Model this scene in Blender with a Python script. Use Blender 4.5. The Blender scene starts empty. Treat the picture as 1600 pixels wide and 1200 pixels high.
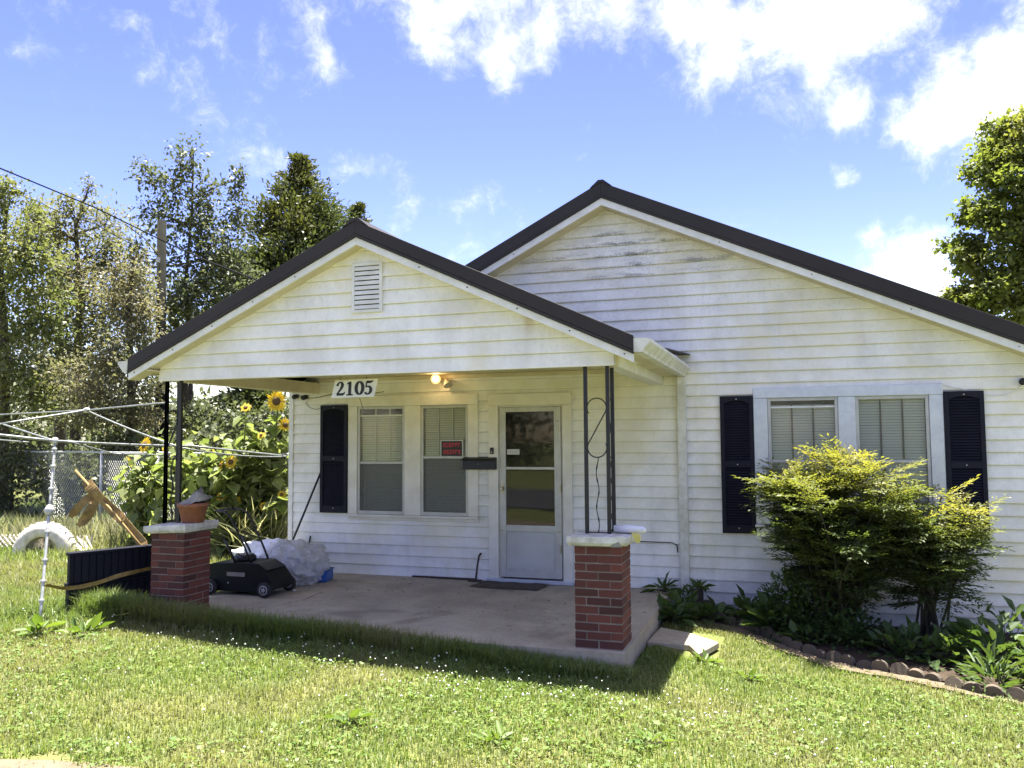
import bpy, math, random
import numpy as np
from mathutils import Vector, Matrix, noise as mnoise
random.seed(7)
RNG = np.random.default_rng(11)
scene = bpy.context.scene
col = scene.collection
R = math.radians

# ------------------------------------------------------------------ camera
CAM = Vector((1.1117, -9.7199, 1.7382))
YAW, PITCH, ROLL, FPX = R(18.443), R(3.780), R(-0.4006), 1295.44
FW = Vector((-math.sin(YAW)*math.cos(PITCH), math.cos(YAW)*math.cos(PITCH), math.sin(PITCH)))
RT = Vector((math.cos(YAW), math.sin(YAW), 0)); UP = RT.cross(FW)
RT, UP = (math.cos(ROLL)*RT + math.sin(ROLL)*UP), (math.cos(ROLL)*UP - math.sin(ROLL)*RT)
cd = bpy.data.cameras.new('camera'); cam = bpy.data.objects.new('camera', cd); col.objects.link(cam)
cam.matrix_world = Matrix(((RT.x, UP.x, -FW.x, CAM.x), (RT.y, UP.y, -FW.y, CAM.y), (RT.z, UP.z, -FW.z, CAM.z), (0, 0, 0, 1)))
cd.sensor_width = 36; cd.lens = FPX/1600*36; cd.clip_end = 2000; cd.clip_start = .05
scene.camera = cam
scene.view_settings.view_transform = 'Standard'; scene.view_settings.look = 'None'
scene.view_settings.gamma = 1; scene.view_settings.exposure = 2.68
scene.cycles.max_bounces = 8; scene.cycles.transparent_max_bounces = 16

def ray(u, v): return FW + RT*((u-800)/FPX) - UP*((v-600)/FPX)
def pD(u, v, t): return CAM + ray(u, v)*t                      # surveyed photo point at depth t (metres)
def pY(u, v, y): d = ray(u, v); return CAM + d*((y-CAM.y)/d.y)
def pZ(u, v, z): d = ray(u, v); return CAM + d*((z-CAM.z)/d.z)

# ------------------------------------------------------------------ node helpers
def N(nt, t, **kw):
    n = nt.nodes.new(t)
    for k, v in kw.items():
        if k.startswith('i_'):
            key = k[2:].replace('_', ' ')
            n.inputs[int(key) if key.isdigit() else key].default_value = v
        else: setattr(n, k, v)
    return n
def L(nt, a, b): nt.links.new(a, b)
def ramp(nt, fac, stops):
    r = nt.nodes.new('ShaderNodeValToRGB'); e = r.color_ramp.elements
    while len(e) < len(stops): e.new(.5)
    for el, (p, c) in zip(e, stops): el.position = p; el.color = (*c, 1) if len(c) == 3 else c
    L(nt, fac, r.inputs[0]); return r.outputs[0]
def mixc(nt, fac, a, b, mode='MIX'):
    m = nt.nodes.new('ShaderNodeMix'); m.data_type = 'RGBA'; m.blend_type = mode
    for s, v in ((0, fac), (6, a), (7, b)):
        if hasattr(v, 'is_output'): L(nt, v, m.inputs[s])
        else: m.inputs[s].default_value = v if s == 0 else ((*v, 1) if len(v) == 3 else v)
    return m.outputs[2]
def mth(nt, op, a, b=0., c=None):
    m = nt.nodes.new('ShaderNodeMath'); m.operation = op
    for i, v in enumerate((a, b) if c is None else (a, b, c)):
        if hasattr(v, 'is_output'): L(nt, v, m.inputs[i])
        else: m.inputs[i].default_value = v
    return m.outputs[0]
def mrange(nt, v, a, b, c=0., d=1., smooth=True):
    m = nt.nodes.new('ShaderNodeMapRange'); m.interpolation_type = 'SMOOTHSTEP' if smooth else 'LINEAR'
    L(nt, v, m.inputs[0])
    for i, x in zip((1, 2, 3, 4), (a, b, c, d)): m.inputs[i].default_value = x
    return m.outputs[0]
def noise(nt, scale, detail=4, rough=.55, vec=None, dist=0.):
    n = N(nt, 'ShaderNodeTexNoise', i_Scale=scale, i_Detail=detail, i_Roughness=rough, i_Distortion=dist)
    if vec is not None: L(nt, vec, n.inputs['Vector'])
    return n.outputs[0]

# ------------------------------------------------------------------ sky and sun
SUN_TO = Vector((-.035, .185, 1)).normalized()
ELEV = math.asin(SUN_TO.z); AZ = math.atan2(SUN_TO.x, SUN_TO.y)
w = bpy.data.worlds.new('World'); scene.world = w; w.use_nodes = True; nt = w.node_tree; nt.nodes.clear()
sky = N(nt, 'ShaderNodeTexSky', sky_type='NISHITA', sun_disc=False, sun_elevation=ELEV, sun_rotation=AZ, altitude=300, air_density=1.0, dust_density=.6, ozone_density=2.2)
tc = N(nt, 'ShaderNodeTexCoord'); dirv = tc.outputs['Generated']
def clouds():
    blobs = [((560, 20), .10, .10), ((700, 30), .11, .30), ((790, 70), .085, .32), ((850, 60), .07, .30), ((950, 5), .11, .26), ((1080, 20), .12, .30), ((1140, 85), .075, .36), ((1220, 40), .13, .34), ((1340, 20), .12, .30),
             ((1290, 110), .06, .22), ((1330, 170), .05, .26), ((1420, 180), .05, .34), ((1500, 170), .09, .44), ((1590, 160), .11, .46), ((1680, 110), .14, .36), ((1440, 425), .085, .42), ((1370, 380), .045, .26), ((1310, 265), .03, .22),
             ((340, 60), .05, .12), ((430, 60), .05, .16), ((510, 90), .04, .2), ((500, 45), .04, .16), ((60, 85), .05, .15), ((120, 75), .04, .1)]
    warp = N(nt, 'ShaderNodeTexNoise', i_Scale=7., i_Detail=4., i_Roughness=.6); L(nt, dirv, warp.inputs['Vector'])
    off = N(nt, 'ShaderNodeVectorMath', operation='SUBTRACT', i_1=(.5, .5, .5)); L(nt, warp.outputs['Color'], off.inputs[0])
    sc = N(nt, 'ShaderNodeVectorMath', operation='SCALE', i_Scale=.075); L(nt, off.outputs[0], sc.inputs[0])
    wd = N(nt, 'ShaderNodeVectorMath', operation='ADD'); L(nt, dirv, wd.inputs[0]); L(nt, sc.outputs[0], wd.inputs[1])
    big = noise(nt, 3.2, 3, .5, dirv)
    sepd = N(nt, 'ShaderNodeSeparateXYZ'); L(nt, dirv, sepd.inputs[0])
    fill_cover = mrange(nt, sepd.outputs[2], .36, .72, .0, .24)               # cloud thickened above the view, added as neutral fill for shaded walls
    acc = mth(nt, 'ADD', mth(nt, 'MULTIPLY', mth(nt, 'SUBTRACT', big, .5), .55), fill_cover)
    for (u, v), rad, amp in blobs:
        c = ray(u, v).normalized()
        d = N(nt, 'ShaderNodeVectorMath', operation='DISTANCE', i_1=tuple(c)); L(nt, wd.outputs[0], d.inputs[0])
        acc = mth(nt, 'MAXIMUM', acc, mth(nt, 'ADD', mrange(nt, d.outputs['Value'], 0., rad, amp, 0.), mth(nt, 'MULTIPLY', mth(nt, 'SUBTRACT', big, .5), .12)))
    fine = noise(nt, 15., 9, .68, wd.outputs[0])
    dens = mth(nt, 'ADD', acc, mth(nt, 'MULTIPLY', mth(nt, 'SUBTRACT', fine, .5), .85))
    a = mth(nt, 'POWER', mrange(nt, dens, .05, .54), 1.1)
    shade = mrange(nt, mth(nt, 'ADD', dens, mth(nt, 'MULTIPLY', mth(nt, 'SUBTRACT', noise(nt, 6., 4, .6, wd.outputs[0]), .5), .7)), .18, .62)
    return a, shade
ca, csh = clouds()
hs = N(nt, 'ShaderNodeHueSaturation', i_Hue=.520, i_Saturation=1.12, i_Value=1.0); L(nt, sky.outputs[0], hs.inputs['Color'])
ccol = mixc(nt, csh, (5.6, 5.5, 5.4), (3.5, 3.6, 3.9))
n0 = N(nt, 'ShaderNodeVectorMath', operation='SCALE', i_Scale=1/5.2); L(nt, hs.outputs[0], n0.inputs[0])
gm = N(nt, 'ShaderNodeGamma', i_Gamma=1.35); L(nt, n0.outputs[0], gm.inputs[0])
blue = mixc(nt, 1., gm.outputs[0], (5.35, 4.25, 4.05), 'MULTIPLY')
skyc = mixc(nt, ca, blue, ccol)
bg = N(nt, 'ShaderNodeBackground', i_Strength=.064); L(nt, skyc, bg.inputs[0])
wo = N(nt, 'ShaderNodeOutputWorld'); L(nt, bg.outputs[0], wo.inputs[0])
sl = bpy.data.lights.new('sun', 'SUN'); sun = bpy.data.objects.new('sun', sl); col.objects.link(sun)
sl.energy = 3.6; sl.angle = R(.53); sl.color = (1, .955, .86)
sun.rotation_euler = (-SUN_TO).to_track_quat('-Z', 'Y').to_euler()

# ------------------------------------------------------------------ materials
MAT = {}
def material(name, color=(.5, .5, .5), rough=.6, metal=0., spec=.5, bump=None, var=None, varscale=3., objrand=None, build=None, coat=0.):
    m = bpy.data.materials.new(name); m.use_nodes = True; nt = m.node_tree; b = nt.nodes['Principled BSDF']
    b.inputs['Roughness'].default_value = rough; b.inputs['Metallic'].default_value = metal
    b.inputs['Specular IOR Level'].default_value = spec; b.inputs['Coat Weight'].default_value = coat
    c = None
    tcn = N(nt, 'ShaderNodeTexCoord'); vec = tcn.outputs['Object']
    if var is not None:
        c = mixc(nt, mrange(nt, noise(nt, varscale, 5, .6, vec), .3, .7), color, var)
    if objrand is not None:
        oi = N(nt, 'ShaderNodeObjectInfo'); base = c if c is not None else color
        c = mixc(nt, oi.outputs['Random'], base, objrand)
    if c is not None: L(nt, c, b.inputs['Base Color'])
    else: b.inputs['Base Color'].default_value = (*color, 1)
    if bump:
        bn = N(nt, 'ShaderNodeBump', i_Strength=bump[1], i_Distance=bump[2] if len(bump) > 2 else .01)
        L(nt, noise(nt, bump[0], 5, .6, vec), bn.inputs['Height']); L(nt, bn.outputs[0], b.inputs['Normal'])
    if build: build(nt, b, vec, c)
    MAT[name] = m; return m

def b_siding(nt, b, vec, c):
    sep = N(nt, 'ShaderNodeSeparateXYZ'); L(nt, vec, sep.inputs[0])
    n1 = noise(nt, 2.2, 5, .65, vec); n2 = noise(nt, 38, 4, .7, vec)
    mp = N(nt, 'ShaderNodeMapping', i_Scale=(4., 1., .7)); L(nt, vec, mp.inputs[0]); streak = noise(nt, 1.6, 5, .65, mp.outputs[0])
    base = mixc(nt, mrange(nt, n1, .35, .7), (.86, .85, .80), (.70, .69, .63))
    # rain streaks and chalky grime
    base = mixc(nt, mth(nt, 'MULTIPLY', mrange(nt, streak, .48, .80), .26), base, (.44, .45, .40))
    base = mixc(nt, mth(nt, 'MULTIPLY', mrange(nt, n2, .46, .78), mth(nt, 'ADD', .20, mth(nt, 'MULTIPLY', mrange(nt, sep.outputs[2], 2.6, 3.6), .22))), base, (.40, .41, .40))
    # mildew band with its own shape, high in the main gable
    cx = mth(nt, 'DIVIDE', mth(nt, 'ADD', sep.outputs[0], .55), 1.75); cz = mth(nt, 'DIVIDE', mth(nt, 'SUBTRACT', sep.outputs[2], 3.93), .40)
    rr = mth(nt, 'ADD', mth(nt, 'MULTIPLY', cx, cx), mth(nt, 'MULTIPLY', cz, cz))
    band = mth(nt, 'MULTIPLY', mrange(nt, rr, 1.2, .1), mrange(nt, sep.outputs[1], -1., -.6))
    mps = N(nt, 'ShaderNodeMapping', i_Scale=(1., 1., 6.)); L(nt, vec, mps.inputs[0])
    mil = mth(nt, 'MULTIPLY', band, mrange(nt, mth(nt, 'ADD', mth(nt, 'MULTIPLY', noise(nt, 2.6, 4, .6, mps.outputs[0]), .75), mth(nt, 'MULTIPLY', noise(nt, 60, 3, .7, vec), .4)), .53, .68))
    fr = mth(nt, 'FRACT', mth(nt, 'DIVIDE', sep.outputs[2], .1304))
    low = mrange(nt, fr, .55, .05)
    base = mixc(nt, mth(nt, 'MULTIPLY', mth(nt, 'MULTIPLY', mil, mth(nt, 'ADD', mth(nt, 'MULTIPLY', low, .8), .30)), .80), base, (.13, .13, .115))
    base = mixc(nt, mth(nt, 'MULTIPLY', mrange(nt, fr, .91, .97), .34), base, (.20, .20, .17))  # lap shadow painted into the colour, a dark line below each lip
    film = mrange(nt, noise(nt, .9, 5, .62, vec, .5), .44, .72)                # pollen and algae film in patches
    base = mixc(nt, mth(nt, 'MULTIPLY', film, .52), base, (.72, .66, .42))
    dx_ = mth(nt, 'ABSOLUTE', mth(nt, 'ADD', mth(nt, 'ADD', sep.outputs[0], 1.02), mth(nt, 'MULTIPLY', mth(nt, 'SUBTRACT', streak, .5), .12)))
    drip = mth(nt, 'MULTIPLY', mth(nt, 'MULTIPLY', mrange(nt, dx_, .07, .01), mrange(nt, sep.outputs[1], -2.6, -2.75)), mrange(nt, sep.outputs[2], 2.55, 2.85))
    base = mixc(nt, mth(nt, 'MULTIPLY', drip, .55), base, (.42, .28, .12))
    # soil splash along the bottom courses
    spl = mth(nt, 'MULTIPLY', mrange(nt, mth(nt, 'ADD', sep.outputs[2], mth(nt, 'MULTIPLY', streak, .5)), .28, -.05), .35)
    base = mixc(nt, spl, base, (.38, .35, .29))
    L(nt, base, b.inputs['Base Color'])
    bn = N(nt, 'ShaderNodeBump', i_Strength=.25, i_Distance=.004); L(nt, noise(nt, 22, 4, .6, vec), bn.inputs['Height']); L(nt, bn.outputs[0], b.inputs['Normal'])
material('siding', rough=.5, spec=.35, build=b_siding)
material('trim_white', (.74, .74, .72), .5, var=(.62, .62, .58), varscale=6, bump=(40, .15, .003))
material('trim_metal', (.60, .63, .68), .32, metal=.35, var=(.52, .55, .61), varscale=14, bump=(60, .12, .002))
material('trim_cream', (.76, .74, .66), .5, var=(.66, .63, .53), varscale=5)
material('soffit', (.64, .58, .42), .6, var=(.52, .46, .32), varscale=3)
material('roof_metal', (.024, .020, .0185), .55, spec=.3, var=(.032, .027, .025), varscale=1.5)
material('gutter', (.70, .70, .66), .45, var=(.52, .51, .44), varscale=7)
material('shutter', (.0045, .0055, .014), .6, spec=.25, var=(.008, .009, .019), varscale=5)
material('iron', (.006, .007, .010), .5, var=(.013, .012, .013), varscale=30, bump=(90, .3, .002))
material('storm_frame', (.50, .50, .47), .4, metal=.2, var=(.42, .42, .39), varscale=8)
material('door_panel', (.50, .51, .49), .5, var=(.43, .43, .40), varscale=2.5)
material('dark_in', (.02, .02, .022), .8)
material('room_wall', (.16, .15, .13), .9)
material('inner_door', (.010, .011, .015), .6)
material('blind', (.86, .87, .80), .6)
material('brass', (.35, .33, .28), .3, metal=.9)
material('black_plastic', (.006, .006, .008), .45)
material('mower_green', (.004, .006, .007), .55, spec=.25, var=(.007, .010, .010), varscale=6)
material('tire_rubber', (.02, .02, .02), .8)
material('grey_plastic', (.42, .41, .39), .5)
material('blue_plastic', (.02, .10, .38), .4)
material('terracotta', (.30, .115, .06), .75, var=(.22, .085, .05), varscale=12, bump=(30, .3, .004))
material('stone_grey', (.26, .25, .23), .9, var=(.16, .155, .14), varscale=9, bump=(18, .8, .01))
material('mortar', (.27, .23, .20), .9, bump=(60, .6, .004), var=(.19, .165, .14), varscale=12)
material('brick', (.155, .044, .030), .85, objrand=(.060, .020, .017), bump=(55, .6, .004))
def b_brick(nt, b, vec, c):
    b2 = mixc(nt, mth(nt, 'MULTIPLY', mrange(nt, noise(nt, 35, 5, .7, vec), .48, .75), .5), c, (.035, .022, .022))
    L(nt, b2, b.inputs['Base Color'])
b_brick(MAT['brick'].node_tree, MAT['brick'].node_tree.nodes['Principled BSDF'], [n for n in MAT['brick'].node_tree.nodes if n.type == 'TEX_COORD'][0].outputs['Object'], MAT['brick'].node_tree.nodes['Principled BSDF'].inputs['Base Color'].links[0].from_socket)
material('cap_paint', (.66, .65, .61), .8, var=(.40, .38, .33), varscale=10, bump=(35, .6, .006))
material('scallop', (.15, .105, .075), .9, objrand=(.095, .075, .055), bump=(50, .6, .004), var=(.085, .078, .055), varscale=10)
def b_concrete(nt, b, vec, c):
    n = noise(nt, 1.7, 6, .65, vec); n2 = noise(nt, 30, 5, .7, vec)
    base = mixc(nt, mrange(nt, n, .3, .7), (.44, .385, .285), (.31, .27, .20))
    base = mixc(nt, mth(nt, 'MULTIPLY', mrange(nt, n2, .45, .8), .5), base, (.14, .125, .105))
    st = mth(nt, 'MULTIPLY', mrange(nt, noise(nt, 1.1, 4, .7, vec, .6), .56, .70), .55)
    base = mixc(nt, st, base, (.15, .12, .09))
    mo = mrange(nt, noise(nt, 2.9, 5, .7, vec, .4), .60, .72)
    base = mixc(nt, mth(nt, 'MULTIPLY', mo, .35), base, (.12, .13, .08))
    L(nt, base, b.inputs['Base Color'])
    bn = N(nt, 'ShaderNodeBump', i_Strength=.5, i_Distance=.006); L(nt, mth(nt, 'ADD', n2, mth(nt, 'MULTIPLY', n, 2.)), bn.inputs['Height']); L(nt, bn.outputs[0], b.inputs['Normal'])
material('concrete', rough=.9, build=b_concrete)
material('crack', (.045, .04, .033), .95)
def b_ground(nt, b, vec, c):
    n = noise(nt, 1.3, 6, .6, vec); n2 = noise(nt, 24, 5, .7, vec)
    base = mixc(nt, mrange(nt, n, .3, .7), (.135, .165, .046), (.18, .175, .070))
    base = mixc(nt, mrange(nt, n2, .4, .75), base, (.10, .11, .035))
    L(nt, base, b.inputs['Base Color'])
    bn = N(nt, 'ShaderNodeBump', i_Strength=.8, i_Distance=.03); L(nt, n2, bn.inputs['Height']); L(nt, bn.outputs[0], b.inputs['Normal'])
material('ground', rough=.95, spec=.1, build=b_ground)
def b_dirt(nt, b, vec, c):
    n2 = noise(nt, 45, 6, .75, vec)
    base = mixc(nt, mrange(nt, noise(nt, 3, 5, .6, vec), .3, .7), (.24, .19, .13), (.17, .13, .09))
    base = mixc(nt, mrange(nt, n2, .5, .8), base, (.15, .115, .08)); L(nt, base, b.inputs['Base Color'])
    bn = N(nt, 'ShaderNodeBump', i_Strength=.9, i_Distance=.02); L(nt, n2, bn.inputs['Height']); L(nt, bn.outputs[0], b.inputs['Normal'])
material('dirt', rough=.95, spec=.1, build=b_dirt)
material('soil', (.045, .034, .025), .95, spec=.1, var=(.075, .055, .04), varscale=9, bump=(30, .9, .03))
material('asphalt', (.055, .055, .055), .9, var=(.075, .073, .07), varscale=20, bump=(80, .5, .005))
def leafmat(name, c1, c2, trans=.4, c3=None, rough=.5, tint=False, tcol=(1.35, 1.35, .55)):
    m = bpy.data.materials.new(name); m.use_nodes = True; nt = m.node_tree; b = nt.nodes['Principled BSDF']; out = nt.nodes['Material Output']
    g = N(nt, 'ShaderNodeNewGeometry'); rnd = g.outputs['Random Per Island']
    c = mixc(nt, rnd, c1, c2)
    if c3 is not None:
        if tint:
            at = N(nt, 'ShaderNodeAttribute', attribute_name='tint'); c = mixc(nt, at.outputs['Fac'], c, c3)
        else:
            tcn = N(nt, 'ShaderNodeTexCoord'); c = mixc(nt, mrange(nt, noise(nt, .55, 4, .6, tcn.outputs['Object']), .38, .64), c, c3)
    L(nt, c, b.inputs['Base Color']); b.inputs['Roughness'].default_value = rough; b.inputs['Specular IOR Level'].default_value = .35
    t = N(nt, 'ShaderNodeBsdfTranslucent'); L(nt, mixc(nt, 1., c, tcol, 'MULTIPLY'), t.inputs[0])
    mx = N(nt, 'ShaderNodeMixShader', i_0=trans); L(nt, b.outputs[0], mx.inputs[1]); L(nt, t.outputs[0], mx.inputs[2]); L(nt, mx.outputs[0], out.inputs[0])
    MAT[name] = m
leafmat('grass', (.125, .182, .042), (.180, .225, .066), .42, (.225, .225, .095), tcol=(1.15, 1.25, .6))
leafmat('weed', (.10, .17, .035), (.16, .23, .055), .35)
leafmat('leaf_olive', (.125, .138, .072), (.195, .200, .112), .48, (.200, .180, .120), tcol=(1.12, 1.15, .75))
leafmat('leaf_green', (.100, .128, .050), (.170, .190, .082), .48, (.185, .190, .090), tcol=(1.15, 1.2, .65))
leafmat('leaf_dark', (.078, .094, .050), (.135, .150, .084), .42, tcol=(1.1, 1.15, .75))
leafmat('leaf_cedar', (.055, .080, .032), (.095, .115, .045), .3, (.10, .105, .035), tcol=(1.1, 1.2, .6))
leafmat('leaf_maple', (.11, .145, .042), (.175, .205, .06), .5, (.21, .215, .065), tcol=(1.2, 1.25, .55))
leafmat('leaf_nandina', (.062, .098, .036), (.120, .155, .056), .45, (.34, .31, .075), tint=True)
leafmat('leaf_bed', (.055, .098, .032), (.105, .155, .052), .38)
leafmat('leaf_sunflower', (.145, .190, .055), (.29, .32, .14), .48, tcol=(1.15, 1.2, .7))
leafmat('dry_stalk', (.26, .25, .14), (.44, .42, .28), .4, (.20, .22, .10), tcol=(1.1, 1.1, .8))
leafmat('petal', (.74, .50, .02), (.82, .62, .05), .45, tcol=(1., 1., .6))
leafmat('dead_leaf', (.10, .07, .04), (.20, .15, .085), .1)
material('seed', (.09, .05, .012), .9)
material('clover_white', (.62, .62, .55), .7)
material('bark', (.085, .065, .048), .95, var=(.045, .036, .028), varscale=6, bump=(14, .9, .03))
material('bark_grey', (.19, .17, .14), .95, var=(.10, .09, .075), varscale=5, bump=(16, .9, .03))
material('pole_wood', (.022, .022, .018), .95, spec=.1, var=(.013, .014, .011), varscale=4, bump=(25, .5, .01))
material('cane', (.06, .055, .03), .9)
material('galv', (.50, .51, .50), .45, metal=.25, var=(.38, .39, .38), varscale=20)
material('white_pipe', (.30, .32, .31), .45, metal=.3, var=(.18, .195, .19), varscale=15)
material('wire', (.008, .008, .008), .9, spec=.1)
material('tire_paint', (.70, .66, .58), .7, var=(.50, .46, .38), varscale=12, bump=(30, .4, .006))
material('navy_slat', (.005, .006, .013), .65, spec=.2, objrand=(.008, .009, .018))
material('strap', (.30, .20, .060), .7, var=(.17, .105, .035), varscale=14)
material('rag', (.30, .28, .25), .9, var=(.18, .17, .15), varscale=8)
material('paper', (.68, .68, .74), .7); material('paper_yellow', (.62, .55, .16), .7)
material('sign_white', (.72, .72, .70), .45, var=(.62, .62, .58), varscale=9); material('ink', (.006, .006, .007), .5)
material('sign_red', (.42, .02, .035), .5); material('sign_black', (.012, .01, .01), .5); material('sticker', (.5, .5, .48), .5)
material('mat_brown', (.085, .068, .05), .95, bump=(120, .9, .006), var=(.05, .04, .032), varscale=14)
material('rust', (.05, .03, .022), .8)
material('lamp_body', (.48, .46, .38), .4)
def glassmat(name, tint, refl_rough, base_refl, dirt):
    m = bpy.data.materials.new(name); m.use_nodes = True; nt = m.node_tree; nt.nodes.clear()
    out = N(nt, 'ShaderNodeOutputMaterial'); tr = N(nt, 'ShaderNodeBsdfTransparent'); tr.inputs[0].default_value = (*tint, 1)
    gl = N(nt, 'ShaderNodeBsdfGlossy', i_Roughness=refl_rough); fr = N(nt, 'ShaderNodeFresnel', i_IOR=1.5)
    f = mth(nt, 'ADD', mth(nt, 'MULTIPLY', fr.outputs[0], .85), base_refl)
    mx = N(nt, 'ShaderNodeMixShader'); L(nt, f, mx.inputs[0]); L(nt, tr.outputs[0], mx.inputs[1]); L(nt, gl.outputs[0], mx.inputs[2])
    df = N(nt, 'ShaderNodeBsdfDiffuse'); df.inputs[0].default_value = (.42, .43, .38, 1)
    tcn = N(nt, 'ShaderNodeTexCoord'); dn = mth(nt, 'MULTIPLY', mrange(nt, noise(nt, 2.5, 4, .6, tcn.outputs['Object']), .0, 1., .6, 1.3), dirt)
    m2 = N(nt, 'ShaderNodeMixShader'); L(nt, dn, m2.inputs[0]); L(nt, mx.outputs[0], m2.inputs[1]); L(nt, df.outputs[0], m2.inputs[2])
    L(nt, m2.outputs[0], out.inputs[0]); MAT[name] = m
glassmat('glass', (.94, .95, .92), .07, .0, .06)
glassmat('door_glass', (.6, .6, .62), .03, .0, .015)
glassmat('screen', (.66, .67, .64), .5, .0, .15)
def bagmat():
    m = bpy.data.materials.new('clear_bag'); m.use_nodes = True; nt = m.node_tree; nt.nodes.clear(); out = N(nt, 'ShaderNodeOutputMaterial')
    tcn = N(nt, 'ShaderNodeTexCoord'); bn = N(nt, 'ShaderNodeBump', i_Strength=.9, i_Distance=.03); L(nt, noise(nt, 16, 4, .6, tcn.outputs['Object'], 1.2), bn.inputs['Height'])
    tr = N(nt, 'ShaderNodeBsdfTransparent'); df = N(nt, 'ShaderNodeBsdfDiffuse'); df.inputs[0].default_value = (.86, .86, .88, 1); tl = N(nt, 'ShaderNodeBsdfTranslucent'); tl.inputs[0].default_value = (.7, .7, .72, 1)
    gl = N(nt, 'ShaderNodeBsdfGlossy', i_Roughness=.16)
    for s in (df, gl): L(nt, bn.outputs[0], s.inputs['Normal'])
    a = N(nt, 'ShaderNodeMixShader', i_0=.45); L(nt, df.outputs[0], a.inputs[1]); L(nt, tl.outputs[0], a.inputs[2])
    b = N(nt, 'ShaderNodeMixShader', i_0=.60); L(nt, tr.outputs[0], b.inputs[1]); L(nt, a.outputs[0], b.inputs[2])
    c = N(nt, 'ShaderNodeMixShader', i_0=.16); L(nt, b.outputs[0], c.inputs[1]); L(nt, gl.outputs[0], c.inputs[2]); L(nt, c.outputs[0], out.inputs[0]); MAT['clear_bag'] = m
bagmat()
material('white_sheet', (.86, .86, .87), .6, bump=(9, .6, .03))
m = bpy.data.materials.new('bulb_glow'); m.use_nodes = True; e = m.node_tree.nodes['Principled BSDF']; e.inputs['Emission Color'].default_value = (1, .74, .38, 1); e.inputs['Emission Strength'].default_value = 3; MAT['bulb_glow'] = m
m = bpy.data.materials.new('bulb_reflector'); m.use_nodes = True; e = m.node_tree.nodes['Principled BSDF']; e.inputs['Base Color'].default_value = (.8, .55, .25, 1); e.inputs['Emission Color'].default_value = (1, .52, .16, 1); e.inputs['Emission Strength'].default_value = .4; MAT['bulb_reflector'] = m

# ------------------------------------------------------------------ object helpers
def tag(o, label=None, cat=None, group=None, kind=None):
    if label: o['label'] = label
    if cat: o['category'] = cat
    if group: o['group'] = group
    if kind: o['kind'] = kind
    return o
def empty(name, loc=(0, 0, 0), label=None, cat=None, group=None):
    o = bpy.data.objects.new(name, None); col.objects.link(o); o.location = loc; o.empty_display_size = .1
    return tag(o, label, cat, group)
def link(name, me, mat, parent=None, smooth=False):
    if mat and not me.materials: me.materials.append(MAT[mat])
    o = bpy.data.objects.new(name, me); col.objects.link(o)
    if parent is not None:
        o.parent = parent
        chain = Vector((0, 0, 0)); p = parent
        while p is not None: chain += Vector(p.location); p = p.parent
        o.location = -chain
    if smooth: me.polygons.foreach_set('use_smooth', [True]*len(me.polygons))
    return o
class MB:
    def __init__(s): s.v = []; s.f = []
    def add(s, vs, fs):
        o = len(s.v); s.v += [tuple(p) for p in vs]; s.f += [tuple(o+i for i in f) for f in fs]; return s
    def box(s, x0, x1, y0, y1, z0, z1):
        return s.add([(x0, y0, z0), (x1, y0, z0), (x1, y1, z0), (x0, y1, z0), (x0, y0, z1), (x1, y0, z1), (x1, y1, z1), (x0, y1, z1)],
                     [(3, 2, 1, 0), (4, 5, 6, 7), (0, 1, 5, 4), (1, 2, 6, 5), (2, 3, 7, 6), (3, 0, 4, 7)])
    def prism(s, poly, d):                        # poly: 3D points of one planar face, d: extrusion vector
        n = len(poly); d = Vector(d); P = [Vector(p) for p in poly]
        return s.add(P+[p+d for p in P], [tuple(range(n-1, -1, -1)), tuple(range(n, 2*n))]+[(i, (i+1) % n, n+(i+1) % n, n+i) for i in range(n)])
    def tube(s, pts, rad, n=8, cap=True):
        P = [Vector(p) for p in pts]; m = len(P)
        if not hasattr(rad, '__len__'): rad = [rad]*m
        ref = None; rings = []
        for i, p in enumerate(P):
            t = (P[min(i+1, m-1)]-P[max(i-1, 0)]).normalized()
            if ref is None: ref = t.orthogonal().normalized()
            a = (ref - t*ref.dot(t)); a = a.normalized() if a.length > 1e-6 else t.orthogonal().normalized(); ref = a; b = t.cross(a)
            rings.append([p+(a*math.cos(2*math.pi*k/n)+b*math.sin(2*math.pi*k/n))*rad[i] for k in range(n)])
        vs = [q for r in rings for q in r]; fs = [(i*n+k, i*n+(k+1) % n, (i+1)*n+(k+1) % n, (i+1)*n+k) for i in range(m-1) for k in range(n)]
        if cap: fs += [tuple(range(n-1, -1, -1)), tuple((m-1)*n+k for k in range(n))]
        return s.add(vs, fs)
    def lathe(s, prof, c, axis=(0, 0, 1), n=20):  # prof: (radius, height) list
        ax = Vector(axis).normalized(); a = ax.orthogonal().normalized(); b = ax.cross(a); c = Vector(c); m = len(prof)
        vs = [c+ax*h+(a*math.cos(2*math.pi*k/n)+b*math.sin(2*math.pi*k/n))*r for r, h in prof for k in range(n)]
        return s.add(vs, [(i*n+k, i*n+(k+1) % n, (i+1)*n+(k+1) % n, (i+1)*n+k) for i in range(m-1) for k in range(n)]+[tuple(range(n-1, -1, -1)), tuple((m-1)*n+k for k in range(n))])
    def mesh(s, name):
        me = bpy.data.meshes.new(name); me.from_pydata(s.v, [], s.f); me.update(); return me
    def build(s, name, mat, parent=None, smooth=False, bevel=0.):
        o = link(name, s.mesh(name), mat, parent, smooth)
        if bevel:
            b = o.modifiers.new('bevel', 'BEVEL'); b.width = bevel; b.segments = 2; b.limit_method = 'ANGLE'
        return o
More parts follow.
